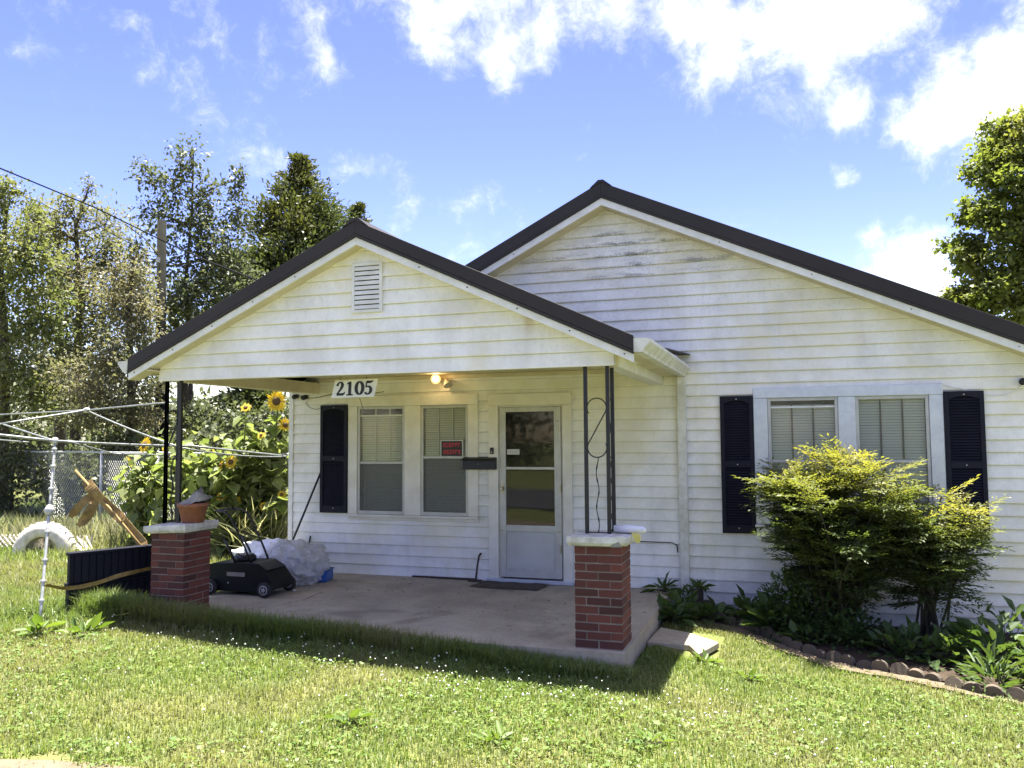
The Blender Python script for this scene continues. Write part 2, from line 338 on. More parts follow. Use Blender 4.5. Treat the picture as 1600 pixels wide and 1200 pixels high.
def np_mesh(name, V, loops, sizes, tint=None):
    me = bpy.data.meshes.new(name); V = np.asarray(V, np.float32); loops = np.asarray(loops, np.int32); sizes = np.asarray(sizes, np.int32)
    me.vertices.add(len(V)); me.vertices.foreach_set('co', V.ravel()); me.loops.add(len(loops)); me.loops.foreach_set('vertex_index', loops)
    me.polygons.add(len(sizes)); st = np.zeros(len(sizes), np.int32); st[1:] = np.cumsum(sizes)[:-1]; me.polygons.foreach_set('loop_start', st)
    try: me.polygons.foreach_set('loop_total', sizes)
    except Exception: pass
    if tint is not None:
        a = me.attributes.new('tint', 'FLOAT', 'POINT'); a.data.foreach_set('value', np.asarray(tint, np.float32))
    me.update(calc_edges=True); return me
def unit(a): return a/np.maximum(np.linalg.norm(a, axis=-1, keepdims=True), 1e-9)
def kites(P, D, Nn, ln, wd, fold=.18):
    """leaf quads: base P, along D, normal Nn"""
    D = unit(D); S = unit(np.cross(D, Nn)); Nn = np.cross(S, D); ln = np.asarray(ln)[:, None]; wd = np.asarray(wd)[:, None]
    mid = P + D*ln*.42
    V = np.stack([P, mid+S*wd*.5+Nn*wd*fold, P+D*ln - Nn*ln*.06, mid-S*wd*.5+Nn*wd*fold], 1).reshape(-1, 3)
    n = len(P); return V, np.arange(4*n), np.full(n, 4)
def leaf6(P, D, Nn, ln, wd, fold=.14):
    D = unit(D); S = unit(np.cross(D, Nn)); Nn = np.cross(S, D); ln = np.asarray(ln)[:, None]; wd = np.asarray(wd)[:, None]; R_ = []
    for f, w_, dz in ((0, 0, 0), (.22, .42, 0), (.55, .46, 0), (1., 0, -.16), (.55, -.46, 0), (.22, -.42, 0)): R_.append(P+D*ln*f+S*wd*w_+Nn*(wd*fold*(abs(w_) > 0)+ln*(dz-.10*f*f)))
    V = np.stack(R_, 1).reshape(-1, 3); n = len(P); i = 6*np.arange(n)[:, None]
    return V, np.concatenate([i, i+1, i+2, i+3, i, i+3, i+4, i+5], 1).reshape(-1), np.full(2*n, 4)
def rand_dirs(n): return unit(RNG.normal(size=(n, 3)))

# ------------------------------------------------------------------ ground shape
def sstep(a, b, x): t = np.clip((x-a)/(b-a), 0, 1); return t*t*(3-2*t)
def gh(x, y):
    x = np.asarray(x, float); y = np.asarray(y, float)
    hx = np.interp(x, [-14, -6, -4.6, -3, -1.5, -.1, 1.2, 4, 12], [.10, .06, .02, -.03, -.07, -.14, -.24, -.29, -.32])
    h = hx*(1-.62*sstep(-3.3, -6, y))
    h = h + .018*np.sin(x*2.1+.7)*np.cos(y*1.7+x*.4) + .008*np.sin(x*5.3)*np.sin(y*4.6+1)
    ins = sstep(-5.35, -5.15, x)*(1-sstep(-.30, -.12, x))*sstep(-3.0, -2.85, y)*(1-sstep(.2, .6, y))
    h = h*(1-ins) + ins*np.minimum(h-.12, -.16)
    h = h - .35*sstep(9, 30, y)
    return h
def g1(x, y): return float(gh(x, y))
def axis(lims): return np.unique(np.concatenate([np.arange(a, b, s) for a, b, s in lims]))
def make_ground():
    xs = axis([(-300, -60, 40), (-60, -20, 5), (-20, -9, .5), (-9, 5.5, .12), (5.5, 20, .8), (20, 301, 20)])
    ys = axis([(-300, -60, 40), (-60, -12, 4), (-12, -7, .5), (-7, 1.5, .12), (1.5, 12, .6), (12, 60, 4), (60, 301, 30)])
    X, Yg = np.meshgrid(xs, ys); Z = gh(X, Yg) - .035; V = np.stack([X, Yg, Z], -1).reshape(-1, 3); nx, ny = len(xs), len(ys)
    i = np.arange(nx-1)[None, :]+nx*np.arange(ny-1)[:, None]; Q = np.stack([i, i+1, i+nx+1, i+nx], -1).reshape(-1, 4)
    o = link('ground', np_mesh('ground', V, Q.ravel(), np.full(len(Q), 4)), 'ground', smooth=True); tag(o, kind='structure')
make_ground()
def sheet(name, a, b, mat, lift=.012, n=8, jag=.0):
    """ground-hugging strip between polylines a and b"""
    def res(pl, k):
        pl = np.array(pl, float); s = np.r_[0, np.cumsum(np.linalg.norm(np.diff(pl, axis=0), axis=1))]; t = np.linspace(0, s[-1], k)
        return np.stack([np.interp(t, s, pl[:, j]) for j in (0, 1)], -1)
    k = 60; A = res(a, k); B = res(b, k)
    if jag: A[1:-1] += RNG.normal(0, jag, (k-2, 2)); B[1:-1] += RNG.normal(0, jag, (k-2, 2))
    P = np.stack([A*(1-t)+B*t for t in np.linspace(0, 1, n)], 0); Z = gh(P[..., 0], P[..., 1])-.035+lift
    V = np.concatenate([P, Z[..., None]], -1).reshape(-1, 3); i = np.arange(k-1)[None, :]+k*np.arange(n-1)[:, None]; Q = np.stack([i, i+1, i+k+1, i+k], -1).reshape(-1, 4)
    return tag(link(name, np_mesh(name, V, Q.ravel(), np.full(len(Q), 4)), mat, smooth=True), kind='structure')
EDGE = [(.10, -.42), (.35, -.62), (.60, -.78), (.85, -.98), (1.10, -1.30), (1.35, -1.56), (1.62, -1.76), (1.90, -1.90), (2.15, -2.03), (2.40, -2.20), (2.72, -2.32), (3.1, -2.42), (3.6, -2.5)]
sheet('planting_bed', [(x, y) for x, y in EDGE], [(x, .03) for x, y in EDGE], 'soil', .03)
sheet('dirt_path', [(x+.02, y-.10) for x, y in EDGE], [(x-.06*min(1, max(0, x)), y-.10-.10-.07*math.sin(x*1.6)) for x, y in EDGE], 'dirt', .022, jag=.025)
sheet('gravel_verge', [(-9, -7.35), (-5, -6.6), (-3.0, -6.10), (-2, -5.90), (-1.2, -5.86), (-.6, -6.0), (2, -6.0), (7, -5.6)], [(-9, -8.2), (-5, -7.5), (-2, -6.9), (0, -6.7), (7, -6.3)], 'dirt', .02, jag=.02)
sheet('road', [(-40, -17.5), (0, -9.1), (7, -8), (40, -2.6)], [(-40, -24.5), (0, -16.1), (7, -15), (40, -9.6)], 'asphalt', .03)

# ================================================================== the house
E_ = .1304
XL, XR, YB = -5.29, 4.15, 8.0
AX, AZ_ = -.92, 4.753
def zmain(x): return AZ_ - (.504*(AX-x) if x < AX else .4485*(x-AX))
PX, PZ = -2.652, 3.765
def zporch(x): return PZ - (.4557*(PX-x) if x < PX else .4625*(x-PX))
house = empty('house', (0, 0, 0), 'white clapboard house with dark metal roofs and an open front porch', 'house')
def board(parent, y, zb, xa0, xa1, xb0, xb1, h=E_, name='siding_board'):
    """one lapped board: bottom edge xa0..xa1 at zb, top edge xb0..xb1; slightly wavy"""
    ln = max(xa1-xa0, .02); n = max(1, int(ln/.45)); vs = []; ph = random.uniform(0, 9); am = .0016 if ln > .5 else .0004
    for i in range(n+1):
        t = i/n; dz = am*math.sin(ph+t*ln*1.7)+random.uniform(-.0006, .0006); dy = am*math.sin(ph*2+t*ln*2.3)
        xb, xt = xa0+(xa1-xa0)*t, xb0+(xb1-xb0)*t
        vs += [(xb, y-.004, zb+.010+dz), (xb, y-.0245+dy, zb+dz), (xb+(xt-xb)*.08, y-.0265+dy, zb+.008+dz), (xb+(xt-xb)*.55, y-.0145+dy*.6, zb+h*.55), (xt, y-.0035, zb+h+.012)]
    fs = []
    for i in range(n):
        for k in range(4):
            a = i*5+k; fs.append((a, a+5, a+6, a+1))
    me = bpy.data.meshes.new(name); me.from_pydata(vs, [], [tuple(reversed(f)) for f in fs]); me.update()
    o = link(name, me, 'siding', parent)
    return o
HOLES = [(-4.26, -2.70, .78, 2.17), (-2.30, -1.48, .0, 2.145), (.87, 2.52, .78, 2.17)]
wall = MB()
def wall_rect(mb, x0, x1, z0, z1, y0=.004, y1=.03): mb.box(x0, x1, y0, y1, z0, z1)
xs = [XL, -4.26, -2.70, -2.30, -1.48, .87, 2.52, XR]
for a, b in zip(xs[:-1], xs[1:]):
    h = [q for q in HOLES if abs(q[0]-a) < 1e-6]
    if h:
        wall_rect(wall, a, b, 2.17, 2.3)
        if h[0][2] > .1: wall_rect(wall, a, b, -.3, .78)
        if h[0][3] < 2.16: wall_rect(wall, a, b, 2.146, 2.169)
    else: wall_rect(wall, a, b, -.3, 2.3)
wall.prism([(XL, .004, 2.3), (XR, .004, 2.3), (XR, .004, zmain(XR)-.1), (AX, .004, AZ_-.1), (XL, .004, zmain(XL)-.1)], (0, .026, 0))
fw = wall.build('front_wall', 'trim_white', house)
def xrange_under(fn, ap, apz, z, off, x0, x1, sl, sr):
    zz = z+off
    if zz >= apz: return None
    a = ap-(apz-zz)/sl; b = ap+(apz-zz)/sr
    return max(a, x0), min(b, x1)
k = -2
while True:
    zb = k*E_; zt = zb+E_
    r0 = xrange_under(zmain, AX, AZ_, zb, .20, XL+.02, XR, .504, .4485); r1 = xrange_under(zmain, AX, AZ_, zt, .20, XL+.02, XR, .504, .4485)
    if r0 is None: break
    if r1 is None: r1 = (AX-.01, AX+.01)
    lo = -.20 if zb < -.01 else r0[0]
    segs = [(lo, r0[1])]
    for hx0, hx1, hz0, hz1 in HOLES:
        if min(zt, hz1)-max(zb, hz0) > .02:
            ns = []
            for a, b in segs:
                if hx0 > a: ns.append((a, min(b, hx0)))
                if hx1 < b: ns.append((max(a, hx1), b))
            segs = [s for s in ns if s[1]-s[0] > .01]
    # butt joints: vinyl comes in 3.7 m lengths
    out = []
    for a, b in segs:
        if b-a > 3.9: c = a+random.uniform(.35, .65)*(b-a); out += [(a, c+.012), (c, b)]
        else: out.append((a, b))
    for a, b in out:
        ta = r1[0] if abs(a-r0[0]) < 1e-6 else a; tb = r1[1] if abs(b-r0[1]) < 1e-6 else b
        ta = max(ta, a) if a > lo+1e-6 or True else ta; tb = min(tb, b)
        if tb < ta: ta = tb = (a+b)/2
        board(fw, 0., zb, a, b, ta, tb)
    k += 1
# hidden flanks, lapped in one piece
for nm, xw, sgn in (('side_wall', XL, -1), ('side_wall', XR, 1)):
    mb = MB()
    for j in range(-2, 20):
        z = j*E_; mb.add([(xw, 0, z), (xw+sgn*.016, 0, z), (xw+sgn*.003, 0, z+E_), (xw, YB, z), (xw+sgn*.016, YB, z), (xw+sgn*.003, YB, z+E_)], [(0, 1, 4, 3), (1, 2, 5, 4)])
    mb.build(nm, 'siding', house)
MB().prism([(XL, YB, -.3), (XR, YB, -.3), (XR, YB, zmain(XR)-.1), (AX, YB, AZ_-.1), (XL, YB, zmain(XL)-.1)], (0, .05, 0)).build('back_wall', 'trim_white', house)
MB().box(XL+.03, XR-.03, .1, YB-.05, -.06, -.02).build('inner_floor', 'room_wall', house)
MB().box(XL-.012, XL+.055, -.036, .05, -.02, 2.52).build('corner_post', 'trim_white', house, bevel=.004)
MB().box(-.2, XR, .0, .05, -.42, -.262).build('foundation', 'stone_grey', house)

def slope_bar(mb, ax, az, x, z, top, bot, y0, y1):
    mb.prism([(ax, y0, az+top), (x, y0, z+top), (x, y0, z+bot), (ax, y0, az+bot)], (0, y1-y0, 0))
def roof(name, ax, az, zf, xl, xr, yf, yb, drop, fasc, soff_to, trim_xl=None):
    deck = MB()
    for x in (xl, xr): slope_bar(deck, ax, az-.012, x, zf(x)-.012, 0, -.03, yf+.012, yb)
    rf = deck.build(name, 'roof_metal', house)
    for x in (trim_xl or xl, xr):
        m = MB(); slope_bar(m, ax, az, x, zf(x), .004, -drop+.03, yf-.022, yf+.008); m.build('rake_trim', 'roof_metal', rf, bevel=.004)
        m = MB(); slope_bar(m, ax, az, x, zf(x), -drop+.03-.002, -drop, yf-.027, yf+.008); m.build('rake_hem', 'roof_metal', rf, bevel=.004)
        m = MB(); slope_bar(m, ax, az, x, zf(x), -drop-.001, -drop-fasc, yf-.006, yf+.014); m.build('rake_fascia', 'trim_white', rf, bevel=.003)
        m = MB(); slope_bar(m, ax, az, x, zf(x), -drop-fasc+.012, -drop-fasc+.002, yf+.015, soff_to); m.build('rake_soffit', 'soffit', rf)
        m = MB()
        for i in range(1, 9 if yb > 3 else 6):                      # standing ribs of the metal sheet
            y = yf+.05+(yb-yf-.1)*i/(9 if yb > 3 else 6); slope_bar(m, ax, az, x, zf(x), .012, -.013, y-.014, y+.014)
        m.build('rib_set', 'roof_metal', rf)
    m = MB(); w_ = .13
    m.prism([(ax-w_, yf-.03, zf(ax-w_)+.006), (ax-.03, yf-.03, az+.028), (ax+.03, yf-.03, az+.028), (ax+w_, yf-.03, zf(ax+w_)+.006), (ax, yf-.03, az+.001)], (0, yb-yf+.03, 0)); m.build('ridge_cap', 'roof_metal', rf)
    m = MB()
    for t in np.arange(.25, 1, .18):
        for x in (xl, xr):
            xx = ax+(x-ax)*t; m.lathe([(.007, 0), (.006, .004)], (xx, yf-.006, zf(xx)-drop-fasc*.45), (0, -1, 0), 8)
    m.build('screw_heads', 'rust', rf)['kind'] = 'stuff'
    return rf
main_roof = roof('main_roof', AX, AZ_, zmain, XL-.0, XR+.3, -.25, YB+.25, .185, .085, -.004, -3.7)
porch_roof = roof('porch_roof', PX, PZ, zporch, -5.248, -.081, -2.977, -.02, .150, .070, -2.82)
# porch gable face
GL, GR, GY, GZ = -4.989, -.269, -2.82, 2.352
gab = MB(); gab.prism([(GL, GY+.003, GZ), (GR, GY+.003, GZ), (GR, GY+.003, zporch(GR)-.17), (PX, GY+.003, PZ-.17), (GL, GY+.003, zporch(GL)-.17)], (0, .02, 0))
pg = gab.build('porch_gable', 'trim_white', house)
k = 0
while True:
    zb = GZ-.004+k*E_; zt = zb+E_
    r0 = xrange_under(zporch, PX, PZ, zb, .19, GL, GR, .4557, .4625); r1 = xrange_under(zporch, PX, PZ, zt, .19, GL, GR, .4557, .4625)
    if r0 is None: break
    if r1 is None: r1 = (PX-.01, PX+.01)
    if k % 3 == 1 and r0[1]-r0[0] > 2.5:
        c = r0[0]+(r0[1]-r0[0])*random.uniform(.35, .65); board(pg, GY, zb, r0[0], c+.012, r1[0], c+.012); board(pg, GY, zb, c, r0[1], c, r1[1])
    else: board(pg, GY, zb, r0[0], r0[1], r1[0], r1[1])
    k += 1
# louvred vent
v0, v1, vz0, vz1 = -2.765, -2.445, 2.925, 3.40
vent = MB().box(v0, v0+.03, GY-.040, GY, vz0, vz1).box(v1-.03, v1, GY-.040, GY, vz0, vz1).box(v0+.03, v1-.03, GY-.040, GY, vz1-.03, vz1).box(v0+.03, v1-.03, GY-.040, GY, vz0, vz0+.03).build('gable_vent', 'trim_white', house, bevel=.003)
for i in range(9):
    z = vz0+.032+i*(vz1-vz0-.064)/9; MB().prism([(v0+.031, GY-.038, z+.008), (v0+.031, GY-.030, z+.040), (v0+.031, GY-.027, z+.037), (v0+.031, GY-.035, z+.004)], (v1-v0-.062, 0, 0)).build('vent_slat', 'trim_white', vent)
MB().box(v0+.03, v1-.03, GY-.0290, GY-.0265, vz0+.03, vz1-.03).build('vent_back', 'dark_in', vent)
# porch beams, ceiling, side soffits
MB().box(GL, GR, GY+.024, GY+.16, GZ+.003, 2.50).build('front_beam', 'soffit', house)
MB().box(GR-.15, GR, GY+.161, -.001, GZ+.003, 2.50).build('side_beam', 'trim_white', house, bevel=.004)
MB().box(GL, GL+.15, GY+.161, -.001, GZ+.003, 2.50).build('side_beam', 'soffit', house, bevel=.004)
MB().box(GR-.17, GR+.012, -.03, -.018, 2.334, 2.50).build('beam_end_trim', 'trim_white', house)
MB().box(GL+.15, GR-.15, GY+.16, -.002, 2.555, 2.575).build('porch_ceiling', 'soffit', house)
MB().box(GL+.15, GR-.15, -.045, -.017, 2.505, 2.554).build('crown_trim', 'soffit', house, bevel=.005)
MB().box(GR+.001, -.085, -2.955, -.02, 2.452, 2.462).build('side_soffit', 'soffit', house)
MB().box(-5.24, GL-.001, -2.955, -.02, 2.452, 2.462).build('side_soffit', 'soffit', house)
MB().box(GR+.003, GR+.02, -2.80, -.02, 2.478, 2.60).build('frieze', 'soffit', house)
def gutter(x, s, parent):
    pr = [(0, .118), (0, 0), (.072, 0), (.080, .022), (.132, .080), (.136, .084), (.136, .112), (.124, .112), (.124, .090), (.070, .028), (.064, .008), (.008, .008), (.008, .118)]
    z = 2.441
    g = MB()
    P = [(x+s*a, -2.985, z+b) for a, b in pr]; Q = [(x+s*a, -.012, z+b) for a, b in pr]; n = len(P)
    g.add(P+Q, [(i, (i+1) % n, n+(i+1) % n, n+i) for i in range(n)])
    o = g.build('gutter', 'gutter', parent)
    for y in (-2.987, -.016): MB().prism([(x+s*a, y, z+b) for a, b in pr[:7]], (0, .004, 0)).build('gutter_end_cap', 'gutter', o)
    return o
gutter(-.083, 1, house); gl_ = gutter(-5.246, -1, house)
MB().prism([(-.10, -1.95, 2.592), (.030, -1.70, 2.585), (.050, -.012, 2.690), (-.10, -.012, 2.690)], (0, 0, .012)).build('kick_flashing', 'roof_metal', house)
ds = MB().box(-.105, -.005, -.082, -.022, -.20, 2.440).build('downspout', 'gutter', house, bevel=.008)
MB().box(-.109, -.001, -.086, -.080, 1.62, 1.65).build('downspout_strap', 'gutter', ds)
MB().box(-.107, -.003, -.084, -.024, .93, .936).build('downspout_joint', 'storm_frame', ds)
# porch slab
slab = MB(); nx_, ny_ = 26, 16
sv = []
for j in range(ny_+1):
    for i in range(nx_+1):
        x = -5.22+5.014*i/nx_; y = -2.95+2.95*j/ny_; e = (i in (0, nx_)) or j == 0
        sv.append((x+(random.uniform(-.008, .008) if i in (0, nx_) else 0), y+(random.uniform(-.008, .012) if j == 0 else 0), .004*math.sin(x*1.3)*math.cos(y*2)+(-.004 if e else 0)))
sf = [(j*(nx_+1)+i, j*(nx_+1)+i+1, (j+1)*(nx_+1)+i+1, (j+1)*(nx_+1)+i) for j in range(ny_) for i in range(nx_)]
slab.add(sv, sf); per = [i for i in range(nx_+1)]+[(j+1)*(nx_+1)+nx_ for j in range(ny_)]+[ny_*(nx_+1)+i for i in range(nx_-1, -1, -1)]+[j*(nx_+1) for j in range(ny_-1, 0, -1)]
low = [(sv[p][0], sv[p][1], -.20) for p in per]; o_ = len(slab.v); slab.v += low
slab.f += [(per[i], o_+i, o_+(i+1) % len(per), per[(i+1) % len(per)]) for i in range(len(per))]
sl_ = slab.build('porch_slab', 'concrete', house)
def crack(pts, w=.006):
    m = MB(); P = []
    for a, b in zip(pts[:-1], pts[1:]):
        n = 7
        for i in range(n): t = i/n; P.append((a[0]+(b[0]-a[0])*t+random.uniform(-.02, .02), a[1]+(b[1]-a[1])*t+random.uniform(-.02, .02)))
    vs = []
    for i, (x, y) in enumerate(P):
        ww = w*random.uniform(.3, 1.); z = .004*math.sin(x*1.3)*math.cos(y*2)+.0035; vs += [(x-ww, y, z), (x+ww, y, z)]
    m.add(vs, [(2*i, 2*i+1, 2*i+3, 2*i+2) for i in range(len(P)-1)]); m.build('crack', 'crack', sl_)
crack([(-4.02, -1.25), (-3.98, -1.75), (-4.05, -2.05), (-4.35, -2.5), (-4.5, -2.9)], .007); crack([(-3.4, -.25), (-3.0, -.6), (-2.6, -.55)], .004); crack([(-2.9, -.9), (-2.6, -1.0), (-2.3, -.8), (-2.0, -.95)], .004); crack([(-1.5, -.4), (-1.35, -.2)], .005)
MB().box(-3.46, -2.62, -.06, -.012, .0, .022).box(-3.2, -2.75, -.075, -.06, .0, .016).build('rotten_sill', 'rust', house)
# ------------------------------------------------------------------ windows
def casing(name, x0, x1, z0, z1, hx0, hx1, hz0, hz1, mull, mat, jamb=.0):
    c = MB().box(x0, x1, -.052, -.0165, hz1, z1).build(name, mat, house, bevel=.004)              # head board
    MB().box(x0, hx0, -.047, -.0165, hz0, hz1-.001).build('casing_board', mat, c, bevel=.004)
    MB().box(hx1, x1, -.047, -.0165, hz0, hz1-.001).build('casing_board', mat, c, bevel=.004)
    for a, b in mull: MB().box(a, b, -.047, .06, hz0, hz1-.001).build('mullion', mat, c, bevel=.004)
    MB().box(x0-.01, x1+.01, -.085, -.0165, hz0-.030, hz0-.001).build('sill', mat, c, bevel=.006)
    MB().box(x0, x1, -.043, -.0165, z0, hz0-.031).build('apron', mat, c, bevel=.004)
    # reveals: jambs, head and stool closing the wall thickness
    MB().box(hx0-.02, hx0, -.016, .10, hz0-.03, hz1+.02).box(hx1, hx1+.02, -.016, .10, hz0-.03, hz1+.02).box(hx0, hx1, -.016, .10, hz1+.001, hz1+.02).box(hx0, hx1, -.016, .10, hz0-.03, hz0-.001).build('reveal', mat, c)
    return c
def window(fx0, fx1, z0, z1, meet, lower_screen, gap_top, slat=.030, muntins=2, low_shift=0.):
    fr = .034; y0, y1 = -.034, .012
    w_ = MB().box(fx0, fx0+fr, y0, y1, z0, z1).box(fx1-fr, fx1, y0, y1, z0, z1).box(fx0+fr, fx1-fr, y0, y1, z1-fr, z1).box(fx0+fr, fx1-fr, y0, y1, z0, z0+fr*1.3).build('window', 'storm_frame', house, bevel=.003)
    a, b = fx0+fr, fx1-fr
    MB().box(a, b, -.026, -.006, meet-.014, meet+.014).build('meeting_rail', 'storm_frame', w_, bevel=.002)
    MB().box(a, b, -.014, -.011, meet+.014, z1-fr).build('pane', 'glass', w_)
    MB().box(a, b, -.020, -.017, z0+fr*1.3, meet-.014).build('pane', 'screen' if lower_screen else 'glass', w_)
    if gap_top: MB().box(a, b, -.026, -.015, z1-fr-gap_top-.018, z1-fr-gap_top).build('sash_rail', 'trim_white', w_)
    if low_shift:
        MB().box(a+.004, a+low_shift, -.012, -.004, z0+fr*1.3, meet-.014).build('track', 'dark_in', w_); MB().box(a+low_shift, a+low_shift+.022, -.0155, .0, z0+fr*1.3, meet-.014).build('sash_stile', 'storm_frame', w_)
    for i in range(muntins):
        x = a+(b-a)*(i+1)/(muntins+1); MB().box(x-.008, x+.008, .014, .03, meet, z1-fr).build('muntin', 'room_wall' if not lower_screen else 'trim_white', w_)
    MB().box(a, b, .013, .034, meet-.03, meet+.025).build('sash_rail', 'trim_cream', w_)
    bl = MB(); z = z0+.03
    while z < z1-.03-gap_top:
        t = random.uniform(-.001, .001); bl.add([(a, .034, z+t), (b, .034, z-t), (b, .045, z+slat*.88-t), (a, .045, z+slat*.88+t)], [(0, 1, 2, 3)]); z += slat
    bo = bl.build('blind', 'blind', w_); bo['kind'] = 'stuff'
    return w_
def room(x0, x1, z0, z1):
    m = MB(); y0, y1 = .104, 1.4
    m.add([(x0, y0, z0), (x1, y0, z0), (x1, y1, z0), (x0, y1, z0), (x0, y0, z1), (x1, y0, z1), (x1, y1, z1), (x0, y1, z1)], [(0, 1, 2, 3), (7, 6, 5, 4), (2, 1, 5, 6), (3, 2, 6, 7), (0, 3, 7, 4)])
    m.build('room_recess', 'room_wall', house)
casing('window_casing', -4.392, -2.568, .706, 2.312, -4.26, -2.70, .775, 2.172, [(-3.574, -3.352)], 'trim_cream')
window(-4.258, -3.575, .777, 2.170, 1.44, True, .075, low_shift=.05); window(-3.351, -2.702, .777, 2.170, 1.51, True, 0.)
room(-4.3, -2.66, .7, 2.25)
casing('window_casing', .735, 2.650, .600, 2.287, .885, 2.518, .775, 2.172, [(1.622, 1.795)], 'trim_metal')
window(.887, 1.621, .777, 2.170, 1.47, False, .06); window(1.796, 2.516, .777, 2.170, 1.47, False, 0.)
room(.82, 2.56, .7, 2.25)
def shutter(x0, x1, z0, z1, label):
    y = -.0285; st = .045; yf = -.060
    s = MB().box(x0, x0+st, yf, y, z0, z1).box(x1-st, x1, yf, y, z0, z1).box(x0+st, x1-st, yf, y, z0, z0+.085).box(x0+st, x1-st, yf, y, (z0+z1)/2-.035, (z0+z1)/2+.035)
    n = 8; arc = [(x0+st+(x1-x0-2*st)*i/n, z1-.085+.035*math.sin(math.pi*i/n)) for i in range(n+1)]
    s.prism([(x, yf, z) for x, z in arc]+[(x1-st, yf, z1), (x0+st, yf, z1)], (0, y-yf, 0))
    o = s.build('shutter', 'shutter', house, bevel=.003); tag(o, label)
    lo = MB()
    for za, zb in ((z0+.085, (z0+z1)/2-.035), ((z0+z1)/2+.035, z1-.06)):
        m = int((zb-za)/.0285)
        for i in range(m):
            z = za+(zb-za)*i/m; lo.add([(x0+st, yf+.006, z+.003), (x1-st, yf+.006, z+.003), (x1-st, y-.004, z+.030), (x0+st, y-.004, z+.030), (x0+st, yf+.009, z-.002), (x1-st, yf+.009, z-.002)], [(0, 1, 2, 3), (4, 5, 1, 0)])
    lo.build('louvers', 'shutter', o)['kind'] = 'stuff'
    MB().box(x0+st, x1-st, y-.003, y-.001, z0+.01, z1-.01).build('shutter_back', 'shutter', o)
    sc = MB()
    for z in (z0+.06, (z0+z1)/2, z1-.035): sc.lathe([(.008, 0), (.005, .004)], ((x0+x1)/2, yf-.0005, z), (0, -1, 0), 8)
    sc.build('screw', 'grey_plastic', o)
shutter(-4.803, -4.400, .785, 2.200, 'navy louvred shutter beside the porch window')
shutter(.371, .747-.014, .665, 2.202, 'navy louvred shutter left of the window behind the shrubs'); shutter(2.656, 3.030, .665, 2.202, 'navy louvred shutter right of the window behind the shrubs')
# ------------------------------------------------------------------ storm door
dc = MB().box(-2.428, -1.366, -.054, -.0165, 2.147, 2.294).build('door_casing', 'trim_cream', house, bevel=.004)
MB().box(-2.428, -2.302, -.049, -.0165, .03, 2.146).build('casing_board', 'trim_cream', dc, bevel=.004); MB().box(-1.480, -1.366, -.049, -.0165, .03, 2.146).build('casing_board', 'trim_cream', dc, bevel=.004)
MB().box(-2.44, -1.35, -.10, -.0165, .001, .045).build('threshold', 'trim_metal', dc, bevel=.006)
MB().box(-2.301, -2.281, -.016, .14, .03, 2.146).box(-1.501, -1.481, -.016, .14, .03, 2.146).box(-2.281, -1.501, -.016, .14, 2.126, 2.146).build('jamb', 'trim_cream', dc)
dx0, dx1, dz0, dz1 = -2.278, -1.503, .060, 2.124; gx0, gx1 = -2.205, -1.587
door = MB().box(dx0, gx0, -.040, -.012, dz0, dz1).box(gx1, dx1, -.040, -.012, dz0, dz1).box(gx0, gx1, -.040, -.012, 2.066, dz1).box(gx0, gx1, -.040, -.012, .610, .690).box(gx0, gx1, -.040, -.012, dz0, .170).build('storm_door', 'storm_frame', house, bevel=.004)
MB().box(gx0, gx1, -.036, -.014, 1.362, 1.394).build('glass_rail', 'storm_frame', door, bevel=.003)
MB().box(gx0, gx1, -.028, -.025, 1.394, 2.066).build('pane', 'door_glass', door); MB().box(gx0, gx1, -.026, -.023, .690, 1.362).build('pane', 'door_glass', door)
MB().box(gx0, gx1, -.027, -.020, .170, .610).build('kick_panel', 'door_panel', door)
MB().box(gx0+.018, gx1-.018, -.0285, -.0265, .190, .590).build('kick_panel_field', 'door_panel', door, bevel=.002)
hd = MB().lathe([(.012, 0), (.012, .035), (.022, .037), (.024, .05), (.018, .06)], (-2.246, -.040, 1.13), (0, -1, 0), 14); hd.box(-2.262, -2.230, -.046, -.040, 1.07, 1.19); hd.build('handle', 'brass', door)
for z in (.42, 1.14, 1.86): MB().lathe([(.010, 0), (.010, .09)], (-1.512, -.046, z-.045), (0, 0, 1), 10).build('hinge', 'brass', door)
for x, z in ((-2.262, .62), (-1.53, .62), (-1.545, 1.95)): MB().box(x-.02, x+.02, -.048, -.0405, z-.01, z+.01).build('glass_clip', 'brass', door)
MB().box(-2.19, -2.03, -.0305, -.0285, 1.545, 1.61).build('sticker', 'sticker', door)
MB().box(-2.17, -2.05, -.0315, -.0306, 1.567, 1.583).build('sticker_print', 'grey_plastic', door)
MB().box(-2.28, -1.50, .09, .13, .03, 2.126).build('inner_door', 'inner_door', door)

